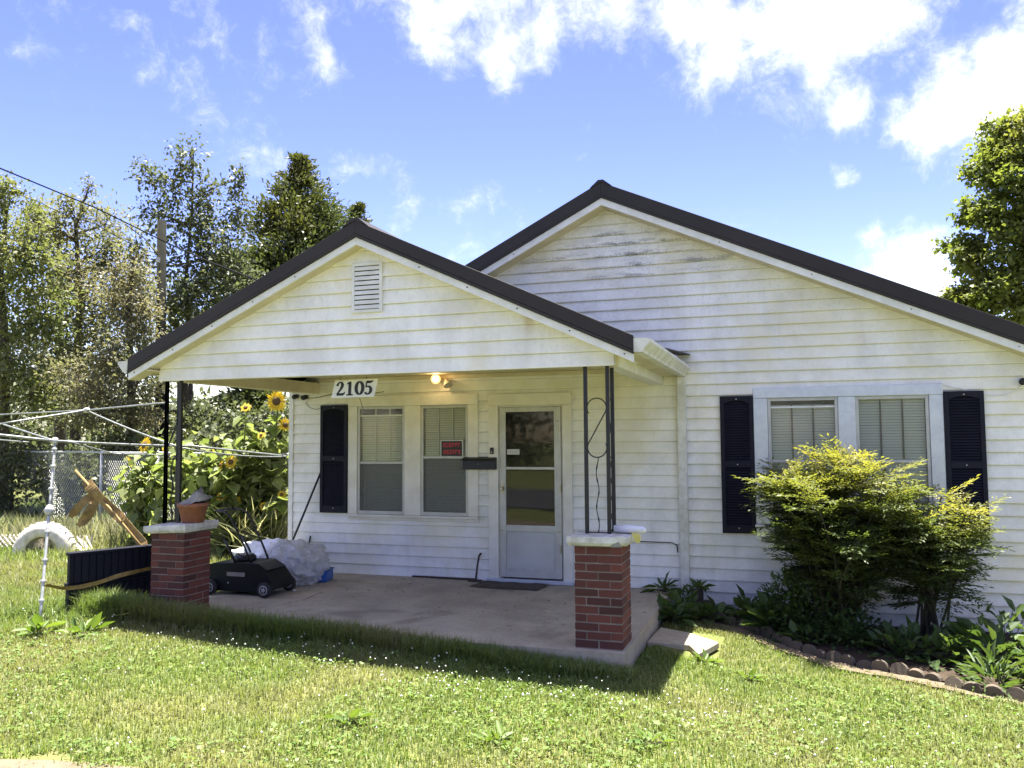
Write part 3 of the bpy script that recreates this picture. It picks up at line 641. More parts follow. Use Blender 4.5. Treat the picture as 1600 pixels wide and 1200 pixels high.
# ================================================================== brick piers, caps, iron posts
BL, BW, BH, JT = .1937, .0925, .0582, .0096
def brick_mesh(i):
    m = MB(); j = lambda: random.uniform(-.0016, .0016)
    m.box(-BL/2, BL/2, -BW/2, BW/2, -BH/2, BH/2); m.v = [(x+j(), y+j(), z+j()) for x, y, z in m.v]
    me = m.mesh('brick'); me.materials.append(MAT['brick'])
    return me
BM = [brick_mesh(i) for i in range(5)]
def pier(x0, y0, zt, label, cap_dz, chip):
    p = empty('brick_pier', (x0+.198, y0+.198, 0), label, 'pier', 'porch piers'); W = .397
    MB().box(x0+.005, x0+W-.005, y0+.005, y0+W-.005, -.01, zt).build('mortar_core', 'mortar', p)
    pit = zt/12
    for c in range(12):
        z = pit*(c+.5); lay = []
        for s in (0, 1):
            for t in (0, 1): lay.append((x0+BL/2+t*(BL+JT), y0+BW/2+s*(W-BW), 0))
            lay.append((x0+BW/2+s*(W-BW), y0+W/2, 1))
        for bx, by, rot in lay:
            rx, ry = bx-(x0+W/2), by-(y0+W/2)
            if c % 2: rx, ry, rot = -ry, rx, 1-rot
            b = bpy.data.objects.new('brick', random.choice(BM)); col.objects.link(b); b.parent = p
            b.location = (rx+random.uniform(-.0018, .0018), ry+random.uniform(-.0018, .0018), z+random.uniform(-.001, .001)); b.rotation_euler = (random.uniform(-.006, .006), random.uniform(-.004, .004), rot*math.pi/2+random.uniform(-.006, .006)+random.choice((0, math.pi)))
    ov = .058; a0, a1, b0, b1 = x0-ov, x0+W+ov, y0-ov, y0+W+ov; h = .085
    if chip: ring = [(a0, b0), (a1-.13, b0), (a1-.075, b0+.05), (a1, b0+.075), (a1, b1), (a0, b1)]
    else: ring = [(a0, b0), (a0+.2, b0+.01), (a1-.08, b0+.012), (a1, b0), (a1, b1), (a0, b1)]
    m = MB(); n = len(ring); cx, cy = x0+W/2, y0+W/2; tops = [(x, y, zt+h+cap_dz*(x-cx)+random.uniform(-.004, .004)) for x, y in ring]; bots = [(cx+(x-cx)*.93, cy+(y-cy)*.93, zt+.004+cap_dz*.7*(x-cx)*(1 if cap_dz else 0)+random.uniform(0, .004)) for x, y in ring]
    mid = [(x+random.uniform(-.003, .003), y+random.uniform(-.003, .003), zt+.035+cap_dz*(x-cx)) for x, y in ring]
    m.add(bots+mid+tops+[(cx, cy, zt+h+.012)], [tuple(range(n-1, -1, -1))]+[(r*n+i, r*n+(i+1) % n, (r+1)*n+(i+1) % n, (r+1)*n+i) for r in (0, 1) for i in range(n)]+[(2*n+i, 2*n+(i+1) % n, 3*n) for i in range(n)])
    cp = m.build('pier_cap', 'cap_paint', p, bevel=.006)
    if chip: MB().prism([(a1-.13, b0+.002, zt+.004), (a1-.072, b0+.050, zt+.004), (a1-.07, b0+.055, zt+.05), (a1-.10, b0+.03, zt+.07)], (.012, .02, 0)).build('chipped_face', 'stone_grey', cp)
    return p
pier(-.627, -2.878, .838, 'brick pier with chipped white cap at the right porch corner', 0., True)
pier(-5.005, -2.878, .818, 'brick pier with sagging white cap and flower pot at the left porch corner', .055, False)
def scroll_pts(x0, x1, zc0, zc1, r):
    """S scroll between the bars: upper ring, diagonal, lower ring"""
    cx = (x0+x1)/2; P = []
    for a in np.linspace(R(215), R(-20), 22): P.append((cx+r*math.cos(a), zc1+r*math.sin(a)))
    for a in np.linspace(R(160), R(385), 22): P.append((cx+r*math.cos(a), zc0+r*math.sin(a)))
    return P
def iron_post(xs, ys, z0, z1, label):
    """L-shaped column: front panel between bars 0-1, side panel between bar cb and bar 2"""
    p = empty('iron_post', (xs[0], ys[0], z0), label, 'post', 'iron porch posts')
    for x, y in zip(xs, ys): MB().box(x-.0155, x+.0155, y-.0155, y+.0155, z0, z1).build('bar', 'iron', p, bevel=.002)
    zc1, zc0, r = z0+1.07, z0+.73, .083
    for (xa, ya), (xb, yb) in (((xs[0], ys[0]), (xs[1], ys[1])), ((xs[3], ys[3]) if len(xs) > 3 else (xs[1], ys[1]), (xs[2], ys[2]))):
        P = scroll_pts(0, 1, zc0, zc1, r); dx, dy = xb-xa, yb-ya; ln = math.hypot(dx, dy); rr = (ln/2-.0125)/r
        pts = [(xa+dx*.5+(q[0]-.5)*rr*dx/ln, ya+dy*.5+(q[0]-.5)*rr*dy/ln, q[1]) for q in P]
        MB().tube(pts, .0055, 6).build('scroll', 'iron', p, True)
        tw = [(xa+dx*.5+.010*math.sin(t*14), ya+dy*.5+.006*math.cos(t*11), z0+.01+(zc0-r-z0-.01)*t) for t in np.linspace(0, 1, 24)]
        MB().tube(tw, [.0045+.003*(i % 4 == 0) for i in range(24)], 5).build('vine_rod', 'iron', p, True)
        MB().box(min(xa, xb)-.002, max(xa, xb)+.002, min(ya, yb)-.004, max(ya, yb)+.004, z0+.008, z0+.016).build('foot_rail', 'iron', p)
    c = 3 if len(xs) > 3 else 1
    for z in (z0+1.13, z0+.64): MB().box(xs[c]-.003, xs[c]+.003, min(ys[c], ys[2]), max(ys[c], ys[2]), z, z+.012).build('tie', 'iron', p)
    return p
iron_post([-.546, -.353, -.353], [-2.75, -2.75, -2.555], .928, 2.355, 'black iron scroll post on the chipped right pier')
iron_post([-4.960, -4.785, -4.960, -4.960], [-2.75, -2.75, -2.575, -2.75], .905, 2.355, 'black iron scroll post beside the flower pot on the left pier')

# ================================================================== things on and around the porch
mb = empty('mailbox', (-2.535, -.02, 1.36), 'black metal wall mailbox between the porch window and the door', 'mailbox')
MB().prism([(-2.752, -.018, 1.362), (-2.752, -.115, 1.362), (-2.752, -.105, 1.49), (-2.752, -.02, 1.512)], (.434, 0, 0)).build('box', 'black_plastic', mb, bevel=.006)
MB().prism([(-2.756, -.018, 1.520), (-2.756, -.112, 1.497), (-2.756, -.124, 1.470), (-2.756, -.118, 1.470), (-2.756, -.108, 1.492), (-2.756, -.018, 1.514)], (.442, 0, 0)).build('lid', 'black_plastic', mb, bevel=.002)
MB().lathe([(.006, 0), (.004, .008)], (-2.535, -.116, 1.43), (0, -1, 0), 8).build('knob', 'grey_plastic', mb)
MB().box(-2.401, -2.356, -.072, -.048, 1.552, 1.632).build('doorbell', 'black_plastic', None, bevel=.006)
db = bpy.data.objects['doorbell']; tag(db, 'small black doorbell above the mailbox on the door casing', 'doorbell')
MB().lathe([(.010, 0), (.009, .004)], (-2.3785, -.072, 1.575), (0, -1, 0), 12).build('button', 'grey_plastic', db)

def strokes(mb, pts, y, d=.003):
    """bold letter stroke: (x, z, width) points -> flat ribbon with depth"""
    P = [Vector((p[0], p[1])) for p in pts]; n = len(P); Lf = []; Rt = []
    for i in range(n):
        t = (P[min(i+1, n-1)]-P[max(i-1, 0)]).normalized(); nn = Vector((-t.y, t.x))*pts[i][2]/2; Lf.append(P[i]+nn); Rt.append(P[i]-nn)
    vs = [(q.x, y, q.y) for q in Lf]+[(q.x, y, q.y) for q in Rt]; vs += [(x, yy-d, z) for x, yy, z in vs]
    m = 2*n; fs = []
    for i in range(n-1):
        fs += [(m+i, m+i+1, m+n+i+1, m+n+i), (i, n+i, n+i+1, i+1), (i, i+1, m+i+1, m+i), (n+i, m+n+i, m+n+i+1, n+i+1)]
    fs += [(0, m, m+n, n), (n-1, 2*n-1, m+2*n-1, m+n-1)]; mb.add(vs, fs)
def arc(cx, cz, rx, rz, a0, a1, w0, w1, n=14): return [(cx+rx*math.cos(R(a0+(a1-a0)*i/n)), cz+rz*math.sin(R(a0+(a1-a0)*i/n)), w0+(w1-w0)*math.sin(math.pi*i/n)) for i in range(n+1)]
def digit(ch):
    m = MB()
    if ch == '0': strokes(m, [(.31+.23*math.cos(a), .5+.43*math.sin(a), .10+.13*abs(math.cos(a))) for a in np.linspace(0, 2*math.pi, 33)], 0)
    if ch == '1':
        strokes(m, [(.30, .06, .20), (.30, .96, .20)], 0); strokes(m, [(.08, .80, .05), (.20, .86, .10), (.32, .97, .06)], 0); strokes(m, [(.08, .045, .09), (.52, .045, .09)], 0)
    if ch == '2':
        strokes(m, [(.07, .70, .14), (.10, .78, .15), (.15, .88, .10), (.26, .95, .09), (.38, .92, .16), (.44, .78, .21), (.40, .60, .20), (.28, .40, .14), (.14, .22, .10), (.06, .10, .08)], 0)
        strokes(m, [(.05, .10, .19), (.30, .10, .17), (.48, .10, .18), (.58, .17, .10), (.60, .27, .04)], 0)
    if ch == '5':
        strokes(m, [(.14, .90, .18), (.40, .90, .17), (.52, .93, .10), (.57, 1.0, .05)], 0); strokes(m, [(.13, .92, .08), (.10, .52, .08)], 0)
        strokes(m, [(.10, .54, .07), (.22, .60, .10), (.36, .56, .16), (.44, .40, .21), (.42, .22, .20), (.32, .08, .13), (.18, .05, .11), (.08, .14, .16), (.07, .20, .12)], 0)
    return m
sg = empty('number_sign', (-2.80, -2.62, 2.22), 'white hanging house number sign reading 2105 in bold black numerals', 'sign')
sgm = Matrix(((1, 0, .36), (0, 1, 0), (-.0, 0, 1)))
def sgp(a, b, dy=0): q = (-3.115+a, -2.62+dy, 2.145+b); return (q[0]+b*.24*(1), q[1], q[2]+a*.010)
MB().prism([sgp(0, 0), sgp(.467, 0), sgp(.467, .172), sgp(0, .172)], (0, .006, 0)).build('plate', 'sign_white', sg)
for i, ch in enumerate('2105'):
    d = digit(ch); hgt, wd = .138, .156; d.v = [sgp(.052+i*.103+x*wd-(.020+z*hgt)*.20, .020+z*hgt, -.0008+y) for x, y, z in d.v]; d.build('numeral', 'ink', sg)
for a in (.06, .34): MB().tube([sgp(a, .17, .003), sgp(a-.005, .20, .003), (sgp(a, .2)[0], -2.63, 2.356)], .002, 5).build('hanging_wire', 'wire', sg)

lamp = empty('porch_light', (-2.98, -.05, 2.5), 'twin floodlight under the porch ceiling with its left bulb lit', 'lamp')
lp = pY(681, 592, -.16); l2 = pY(697, 600, -.13)
MB().lathe([(.05, 0), (.05, .02), (.02, .03)], ((lp.x+l2.x)/2, -.017, 2.475), (0, -1, 0), 18).build('base', 'lamp_body', lamp)
dl = Vector((.30, -.90, -.16)).normalized()
MB().tube([((lp.x+l2.x)/2, -.04, 2.475), lp-dl*.06], .016, 10).build('arm', 'lamp_body', lamp); MB().tube([((lp.x+l2.x)/2, -.04, 2.475), (l2.x, -.09, 2.44)], .016, 10).build('arm', 'lamp_body', lamp)
MB().lathe([(.020, -.07), (.028, -.03), (.058, .012), (.060, .022)], lp, dl, 22).build('bulb_shell', 'bulb_reflector', lamp, True)
MB().lathe([(.001, .022), (.030, .026), (.034, .040), (.020, .054), (.001, .058)], lp, dl, 18).build('bulb', 'bulb_glow', lamp, True)
d2 = Vector((.45, -.35, -.82)).normalized()
MB().lathe([(.020, -.05), (.028, -.02), (.055, .03), (.058, .045), (.054, .050)], (l2.x, -.10, l2.z+.02), d2, 22).build('bulb_shell', 'lamp_body', lamp, True)
pl = bpy.data.lights.new('bulb_light', 'POINT'); po = bpy.data.objects.new('bulb_light', pl); col.objects.link(po); po.parent = lamp; po.location = (lp+dl*.09)-Vector(lamp.location); pl.energy = .3; pl.color = (1, .66, .30); pl.shadow_soft_size = .03

for nm, u, v, lab in (('security_camera', 461, 620, 'small black camera at the house corner under the porch eave'), ('security_camera', 475, 621, 'small black camera beside the corner one, above the porch shutter'), ('security_camera', 1598, 596, 'small black camera on the wall right of the main window shutters')):
    p = pY(u, v, -.06); o = MB().lathe([(.018, -.05), (.030, -.045), (.034, .02), (.028, .035)], p, (-.25, -.9, -.25), 14).build(nm, 'black_plastic', None, True); tag(o, lab, 'camera', 'wall cameras')
    MB().tube([p+Vector((.01, .045, .012)), (p.x+.01, -.012, p.z+.03)], .010, 8).build('bracket', 'black_plastic', o)
    MB().lathe([(.022, .0355), (.018, .037)], p, (-.25, -.9, -.25), 14).build('lens', 'dark_in', o)
def cable(name, pts, r, mat, label, group=None, sag=0., parent=None):
    P = []
    for a, b in zip(pts[:-1], pts[1:]):
        a, b = Vector(a), Vector(b); n = 10
        for i in range(n): t = i/n; q = a.lerp(b, t); q.z -= sag*4*t*(1-t); P.append(q)
    P.append(Vector(pts[-1])); o = MB().tube(P, r, 6).build(name, mat, parent, True)
    if parent is None: tag(o, label, 'cable', group)
    return o
cable('wall_cable', [pY(475, 622, -.03), pY(520, 615, -.025), pY(600, 612, -.025)], .004, 'wire', 'thin dark cable along the porch wall above the shutter', sag=.02)
cable('wall_cable', [pY(478, 628, -.03), pY(488, 638, -.025), pY(503, 636, -.025)], .003, 'wire', 'short looped cable below the porch corner cameras', sag=.02)
cable('wall_cable', [pY(1470, 599, -.03), pY(1500, 607, -.04), pY(1540, 617, -.03), pY(1575, 616, -.025), pY(1597, 601, -.03)], .004, 'trim_white', 'pale loose cable draped over the right navy shutter', sag=.01)
cable('wall_cable', [pY(562, 622, -2.58), pY(568, 641, -.03)], .003, 'wire', 'thin cord from the number sign to the porch window top')
cable('wall_pipe', [pY(1000, 846, -.03), pY(1050, 848, -.03), pY(1058, 852, -.03), pY(1059, 863, -.025)], .006, 'rust', 'thin bent pipe on the wall left of the downspout')

def post_stick(name, a, b, r, mat, label, cat): return tag(MB().tube([a, Vector(a).lerp(Vector(b), .5)+Vector((.004, 0, .003)), b], r, 8).build(name, mat, None, True), label, cat)
post_stick('broom_handle', (-5.27, -.26, .02), pY(505, 729, -.028), .014, 'black_plastic', 'black broom handle leaning on the wall beside the porch shutter', 'handle')
post_stick('short_stick', (-4.965, -.16, .01), (-4.955, -.03, .47), .010, 'black_plastic', 'short black stick standing on the porch behind the plastic bag', 'stick')
cb = empty('pry_bar', (-2.6, -.1, 0), 'rusty pry bar standing on the porch left of the door', 'pry bar')
MB().tube([(-2.57, -.13, .012), (-2.565, -.10, .16), (-2.55, -.07, .30), (-2.535, -.055, .33), (-2.520, -.07, .335)], [.013, .012, .013, .015, .009], 8).build('shaft', 'rust', cb, True); MB().box(-2.66, -2.50, -.17, -.09, .004, .022).build('foot', 'rust', cb, bevel=.004)
dm = MB(); n = 10
for i in range(n+1):
    x = -2.50+.83*i/n
    for y, z in ((-.52, .006), (-.50, .014), (-.14, .014), (-.12, .006)): dm.v.append((x+.10*(y+.5)+random.uniform(-.004, .004), y+.012*math.sin(i), z+.004*math.sin(i*1.7)+.004))
dm.f = [(i*4+k, (i+1)*4+k, (i+1)*4+k+1, i*4+k+1) for i in range(n) for k in range(3)]
tag(dm.build('doormat', 'mat_brown', None, True), 'worn brown doormat lying before the storm door', 'doormat')
tag(MB().lathe([(.018, 0), (.026, .008), (.015, .014)], (-4.352, -1.32, .004), (0, 0, 1), 7).build('stone_chip', 'sign_white'), 'tiny white chip lying on the porch floor by the plastic bag', 'chip')

# red and black window notice
nt_ = empty('window_notice', (-2.92, -.03, 1.53), 'small black notice with red lettering in the porch window', 'sign')
MB().box(-3.062, -2.785, -.040, -.036, 1.527, 1.715).build('card', 'sign_black', nt_); MB().box(-3.078, -2.768, -.036, -.034, 1.524, 1.728).build('backing', 'sticker', nt_)
for row, z in ((0, 1.665), (1, 1.578)):
    x = -3.038+row*.006
    for wd in ((.034, .03, .036, .03, .034, .032) if row == 0 else (.032, .034, .032, .028, .034, .032)):
        m = MB(); m.box(x, x+wd*.34, -.0415, -.040, z-.026, z+.026); m.box(x+wd*.34, x+wd, -.0415, -.040, z+.012, z+.026)
        if random.random() < .7: m.box(x+wd*.34, x+wd*.9, -.0415, -.040, z-.006, z+.004)
        if random.random() < .6: m.box(x+wd*.34, x+wd, -.0415, -.040, z-.026, z-.014)
        m.build('letter', 'sign_red', nt_); x += wd+.008

# flower pot on the left pier
pot = empty('flower_pot', (-4.640, -2.70, .93), 'terracotta pot with a grey rag on the left brick pier', 'pot')
MB().lathe([(.098, 0), (.108, .004), (.140, .155), (.152, .157), (.154, .195), (.140, .196), (.132, .185), (.125, .15)], (-4.640, -2.715, .918), (0, 0, 1), 24).build('pot_body', 'terracotta', pot, True)
m = MB(); rg = 14
for j in range(6):
    for i in range(rg):
        a = 2*math.pi*i/rg; r_ = .155*(1-j/6.2)*(1+.18*math.sin(3*a+j)); m.v.append((-4.625+r_*math.cos(a)+.02*j*.4, -2.715+r_*math.sin(a), 1.10+.022*j+.02*math.sin(2*a+1.3*j)+(.05 if math.cos(a) > .3 else 0)))
m.f = [(j*rg+i, j*rg+(i+1) % rg, (j+1)*rg+(i+1) % rg, (j+1)*rg+i) for j in range(5) for i in range(rg)]+[tuple(5*rg+i for i in range(rg))]
m.build('rag', 'rag', pot, True)

# papers on the right pier
pp = empty('paper_roll', (-.25, -2.6, .93), 'rolled newspapers in plastic on the chipped right pier cap', 'newspaper')
MB().tube([(-.33, -2.66, .965), (-.20, -2.66, .968), (-.075, -2.67, .962), (-.055, -2.67, .955)], [.032, .034, .028, .008], 10).build('roll', 'paper', pp, True)
MB().tube([(-.33, -2.59, .962), (-.10, -2.62, .964), (-.06, -2.63, .95)], [.028, .026, .006], 10).build('roll', 'paper', pp, True)
tag(MB().prism([(-.165, -2.745, .94), (-.10, -2.76, .935), (-.09, -2.76, .90), (-.105, -2.75, .862), (-.135, -2.75, .868)], (.004, .012, 0)).build('yellow_flyer', 'paper_yellow'), 'crumpled yellow flyer hanging off the right pier cap', 'flyer')

# lawn mower
mw = empty('lawn_mower', (-4.95, -1.5, 0), 'dark lawn mower with folded handle on the porch behind the left pier', 'lawn mower')
prof = [(-5.42, .10), (-5.42, .36), (-5.34, .385), (-4.82, .405), (-4.70, .400), (-4.56, .31), (-4.47, .20), (-4.46, .09), (-4.60, .05), (-5.30, .05)]
m = MB()
for y, s in ((-1.74, .93), (-1.70, 1.), (-1.34, 1.), (-1.30, .93)): m.v += [(-4.94+(x+4.94)*s, y, .22+(z-.22)*s) for x, z in prof]
n = len(prof); m.f = [(r*n+i, r*n+(i+1) % n, (r+1)*n+(i+1) % n, (r+1)*n+i) for r in range(3) for i in range(n)]+[tuple(range(n)), tuple(3*n+i for i in range(n-1, -1, -1))]
m.build('body', 'mower_green', mw, bevel=.012)
MB().prism([(-4.86, -1.72, .404), (-4.70, -1.72, .403), (-4.55, -1.72, .325), (-4.60, -1.72, .300), (-4.74, -1.72, .372), (-4.86, -1.72, .372)], (0, .40, 0)).build('discharge_flap', 'black_plastic', mw, bevel=.006)
eng = MB().lathe([(.13, 0), (.14, .02), (.14, .055), (.11, .085), (.04, .09)], (-5.02, -1.52, .395), (0, 0, 1), 20).build('engine_cover', 'black_plastic', mw, True)
for i in range(5): MB().box(-5.10+.035*i, -5.085+.035*i, -1.60, -1.44, .484, .490).build('vent_rib', 'grey_plastic', eng)
MB().box(-5.12, -4.86, -1.745, -1.740, .235, .285).build('side_trim', 'rag', mw); MB().lathe([(.010, 0), (.008, .006)], (-5.10, -1.741, .15), (0, -1, 0), 10).build('bolt', 'grey_plastic', mw)
for x, y in ((-4.55, -1.78), (-5.33, -1.78), (-4.55, -1.26), (-5.33, -1.26)):
    wh = MB().lathe([(.062, -.028), (.085, -.028), (.094, -.018), (.094, .018), (.085, .028), (.062, .028)], (x, y, .094), (0, 1, 0), 26).build('wheel', 'tire_rubber', mw, True)
    hb = MB().lathe([(.001, -.031), (.022, -.034), (.024, -.026), (.058, -.029), (.062, -.024), (.060, .0)], (x, y, .094), (0, 1, 0), 22).build('hub', 'grey_plastic', wh, True)
    sp = MB()
    for q in range(5):
        a = 2*math.pi*q/5; ca, sa = math.cos(a), math.sin(a); sp.tube([(x+ca*.02, y-.033, .094+sa*.02), (x+ca*.058, y-.030, .094+sa*.058)], .007, 5)
    sp.build('spokes', 'rag', wh)
for y in (-1.70, -1.34):
    MB().tube([(-4.80, y, .39), (-4.90, y, .60), (-5.06, y, .88), (-5.14, y, .99), (-5.22, y, 1.03), (-5.32, y, 1.035)], .013, 10).build('handle_tube', 'black_plastic', mw, True)
    MB().tube([(-5.02, y, .38), (-5.10, y, .53), (-5.20, y, .68)], .014, 8).build('brace', 'black_plastic', mw, True)
MB().tube([(-5.32, -1.70, 1.035), (-5.36, -1.66, 1.035), (-5.36, -1.38, 1.035), (-5.32, -1.34, 1.035)], .014, 10).build('grip', 'black_plastic', mw, True)
MB().tube([(-5.1, -1.71, .60), (-4.95, -1.72, .50), (-4.75, -1.71, .40)], .004, 6).build('control_cable', 'wire', mw)

mw.location.x += .13; mw.scale = (.92, .92, .90)

def lump(name, mat, c, r, seed, amp, freq, parent=None, flat=None, nu=40, nv=24, sq=1., ridge=0.):
    m = MB(); c = Vector(c)
    for j in range(nv+1):
        ph = math.pi*j/nv
        for i in range(nu):
            th = 2*math.pi*i/nu; d = Vector((math.sin(ph)*math.cos(th), math.sin(ph)*math.sin(th), math.cos(ph)))
            d2_ = Vector([math.copysign(abs(q)**sq, q) for q in d])
            k_ = 1+amp*mnoise.fractal(d*freq+Vector((seed, 0, 0)), .9, 2.1, 4)
            if ridge: k_ += ridge*(abs(mnoise.noise(d*freq*2.2+Vector((0, seed, 0))))-.25)
            p = c+Vector((d2_.x*r[0], d2_.y*r[1], d2_.z*r[2]))*k_
            if flat is not None: p.z = max(p.z, flat)
            m.v.append(p)
    m.f = [(j*nu+i, (j+1)*nu+i, (j+1)*nu+(i+1) % nu, j*nu+(i+1) % nu) for j in range(nv) for i in range(nu)]
    m.v = [tuple(p) for p in m.v]; return m.build(name, mat, parent, True)
bag = lump('plastic_bag', 'clear_bag', (-4.62, -.84, .22), (.33, .38, .26), 3.1, .20, 2.6, None, .006, 110, 70, .85, .13)
tag(bag, 'bulging clear plastic bag of odds and ends on the porch behind the mower', 'bag')
MB().tube([(-4.92, -1.10, .12), (-4.90, -1.12, .30), (-4.86, -.98, .46), (-4.80, -.85, .50), (-4.76, -.70, .44)], [.02, .035, .03, .035, .02], 8).build('twisted_neck', 'clear_bag', bag, True)
for i, (x, y, z, r_, mt) in enumerate([(-4.62, -.86, .13, .10, 'rag'), (-4.78, -.86, .12, .11, 'grey_plastic'), (-4.86, -.74, .16, .12, 'white_sheet'), (-4.56, -.72, .17, .09, 'mat_brown'), (-4.70, -.70, .30, .11, 'white_sheet')]):
    tag(lump('bag_bundle', mt, (x, y, z), (r_, r_*.9, r_*.8), i*1.7, .3, 1.6, None, .01, 18, 12), ['grey brown rag inside the clear plastic bag', 'dull grey bundle inside the clear plastic bag', 'white bundle at the left inside the clear plastic bag', 'small brown bundle inside the clear plastic bag', 'white bundle at the top inside the clear plastic bag'][i], 'bundle', 'contents of the plastic bag')
tag(lump('white_sheet', 'white_sheet', (-5.12, -.72, .22), (.42, .33, .26), 8.3, .20, 2.4, None, .006, 96, 56, .8, .15), 'crumpled white plastic sheet heaped behind the lawn mower', 'sheet')
bb = MB(); bb.prism([(-4.55, -.78, .006), (-4.30, -.70, .006), (-4.36, -.44, .006), (-4.60, -.50, .006)], (0, 0, .13)); o = bb.build('blue_tray', 'blue_plastic', None, bevel=.012); tag(o, 'blue plastic tray showing under the right end of the plastic bag', 'tray')
MB().tube([(-4.55, -.78, .137), (-4.30, -.70, .137), (-4.36, -.44, .137), (-4.60, -.50, .137), (-4.55, -.78, .137)], .010, 6).build('rim', 'blue_plastic', o, True)

# ================================================================== left yard: frame, fence, panel, tyre
cf = empty('canopy_frame', pD(62, 975, 8.9), 'bare metal tube frame of a garden canopy standing left of the porch', 'canopy frame')
A = pD(86, 689, 8.5); B = pD(135, 641, 10.2); E1 = pD(300, 697, 10.4); E2 = pD(452, 713, 12.4); G = pD(283, 627, 9.0); Nn_ = pD(2, 662, 9.4)
foot = pZ(62, 976, .04)
def bar(a, b, r, nm='tube', sag=0., mat='white_pipe'):
    a, b = Vector(a), Vector(b); P = [a.lerp(b, t)-Vector((0, 0, sag*4*t*(1-t))) for t in np.linspace(0, 1, 7)]; return MB().tube(P, r*.72, 8).build(nm, mat, cf, True)
mid = foot.lerp(A, .60)
bar(foot, mid, .020, 'leg', mat='galv'); bar(mid, A, .015, 'leg', mat='galv')
MB().lathe([(.03, -.05), (.036, -.03), (.05, 0), (.04, .02), (.024, .05)], mid, (A-foot), 12).build('collar', 'galv', cf, True)
for t in (.12, .22, .33, .48, .72, .85, .95): MB().lathe([(.024, -.012), (.026, 0), (.024, .012)], foot.lerp(A, t), (A-foot), 10).build('button_ring', 'galv', cf)
bar(A, pD(-70, 672, 8.0), .018); bar(A, E1, .018, sag=.01); bar(E1, E2, .018)
bar(B, pD(-60, 651, 11.0), .013); bar(B, Nn_, .015); bar(B, G, .014); bar(B, pD(285, 700, 9.6), .014, sag=.02); bar(pD(285, 700, 9.6), E2, .012, sag=.04)
bar(pD(5, 663, 9.4), A, .013); bar(pD(108, 690, 8.6), pD(178, 709, 9.4), .010); bar(pD(178, 709, 9.4), pD(262, 711, 10.), .010); bar(pD(-40, 684, 9.), pD(45, 691, 9.), .010)
bar(Nn_, pD(-70, 684, 8.6), .013)
MB().lathe([(.03, -.03), (.034, 0), (.03, .03)], B, (1, 0, .2), 10).build('joint', 'galv', cf, True); MB().lathe([(.026, -.03), (.03, 0), (.026, .03)], A, (A-foot), 10).build('joint', 'galv', cf, True)

fence = empty('chain_link_fence', (-9.4, 1.9, .05), 'galvanized chain link fence across the yard left of the house', 'fence')
F0 = Vector((-5.42, .75)); F1 = Vector((-17.5, 5.3)); FL = (F1-F0).length; fd = (F1-F0)/FL; FZ0, FZ1 = .08, 1.53
def fp(s, z, off=0.): q = F0+fd*s; return (q.x-fd.y*off, q.y+fd.x*off, z)
MB().tube([fp(FL*i/12, FZ1+.004*math.sin(i*2.)) for i in range(13)], .021, 8).build('top_rail', 'galv', fence, True)
s = .1
while s < FL: MB().tube([fp(s, -.1), fp(s, FZ1+.04)], .024 if s > .2 else .03, 8).build('fence_post', 'galv', fence, True); s += 2.15
ch = MB(); pit = .085; hgt = FZ1-FZ0; kk = int((FL+hgt)/pit)
for sg_ in (1, -1):
    for i in range(kk+1):
        s0 = i*pit-(hgt if sg_ > 0 else 0); s1 = s0+sg_*hgt if sg_ > 0 else s0-hgt
        P = []
        for t in np.linspace(0, 1, 7):
            s_ = s0+(s1-s0)*t+.02*math.sin(t*3+i*.05)
            if 0 <= s_ <= FL: P.append(fp(s_+.03*math.sin(s_*1.1)*math.sin(math.pi*t), FZ0+hgt*t, .004*sg_))
        if len(P) > 1: ch.tube(P, .0036, 3, False)
ch.build('wire_mesh', 'galv', fence)['kind'] = 'stuff'

# dark slatted panel stack beside the left pier
pb0 = pZ(92, 972, .03); pb0 = Vector((-5.70, -3.20, .03)); ax_ = Vector((.42, .90, 0)).normalized(); bx_ = Vector((-ax_.y, ax_.x, 0))
ps = empty('slatted_panel_stack', pb0, 'two dark navy slatted panels strapped together beside the left brick pier', 'panels')
def pq(a, b, z): return pb0+ax_*a+bx_*b+Vector((0, 0, z))
def pbox(a0, a1, b0, b1, z0, z1, tilt=0.): 
    m = MB(); m.prism([pq(a0, b0, z0), pq(a1, b0, z0), pq(a1, b1, z0), pq(a0, b1, z0)], (0, 0, z1-z0)); return m
PLN = 1.12
for tier, (z0, z1, b0) in enumerate(((-.02, .29, .03), (.30, .60, .0))):
    pbox(0, PLN, b0+.014, b0+.10, z0, z1).build('panel_body', 'navy_slat', ps, bevel=.006)
    pbox(-.012, PLN, b0-.004, b0+.105, z1-.03, z1+.004).build('panel_rail', 'navy_slat', ps, bevel=.005)
    pbox(-.010, .03, b0-.002, b0+.012, z0, z1-.03).build('panel_stile', 'navy_slat', ps, bevel=.003)
    n = 15
    for i in range(n): a = .035+(PLN-.04)*i/n; pbox(a, a+(PLN-.04)/n-.012, b0, b0+.013, z0+.005, z1-.032).build('slat', 'navy_slat', ps)
    pbox(.03, PLN, b0-.003, b0+.001, z0+(z1-z0)*.55, z0+(z1-z0)*.55+.012).build('cross_band', 'navy_slat', ps)
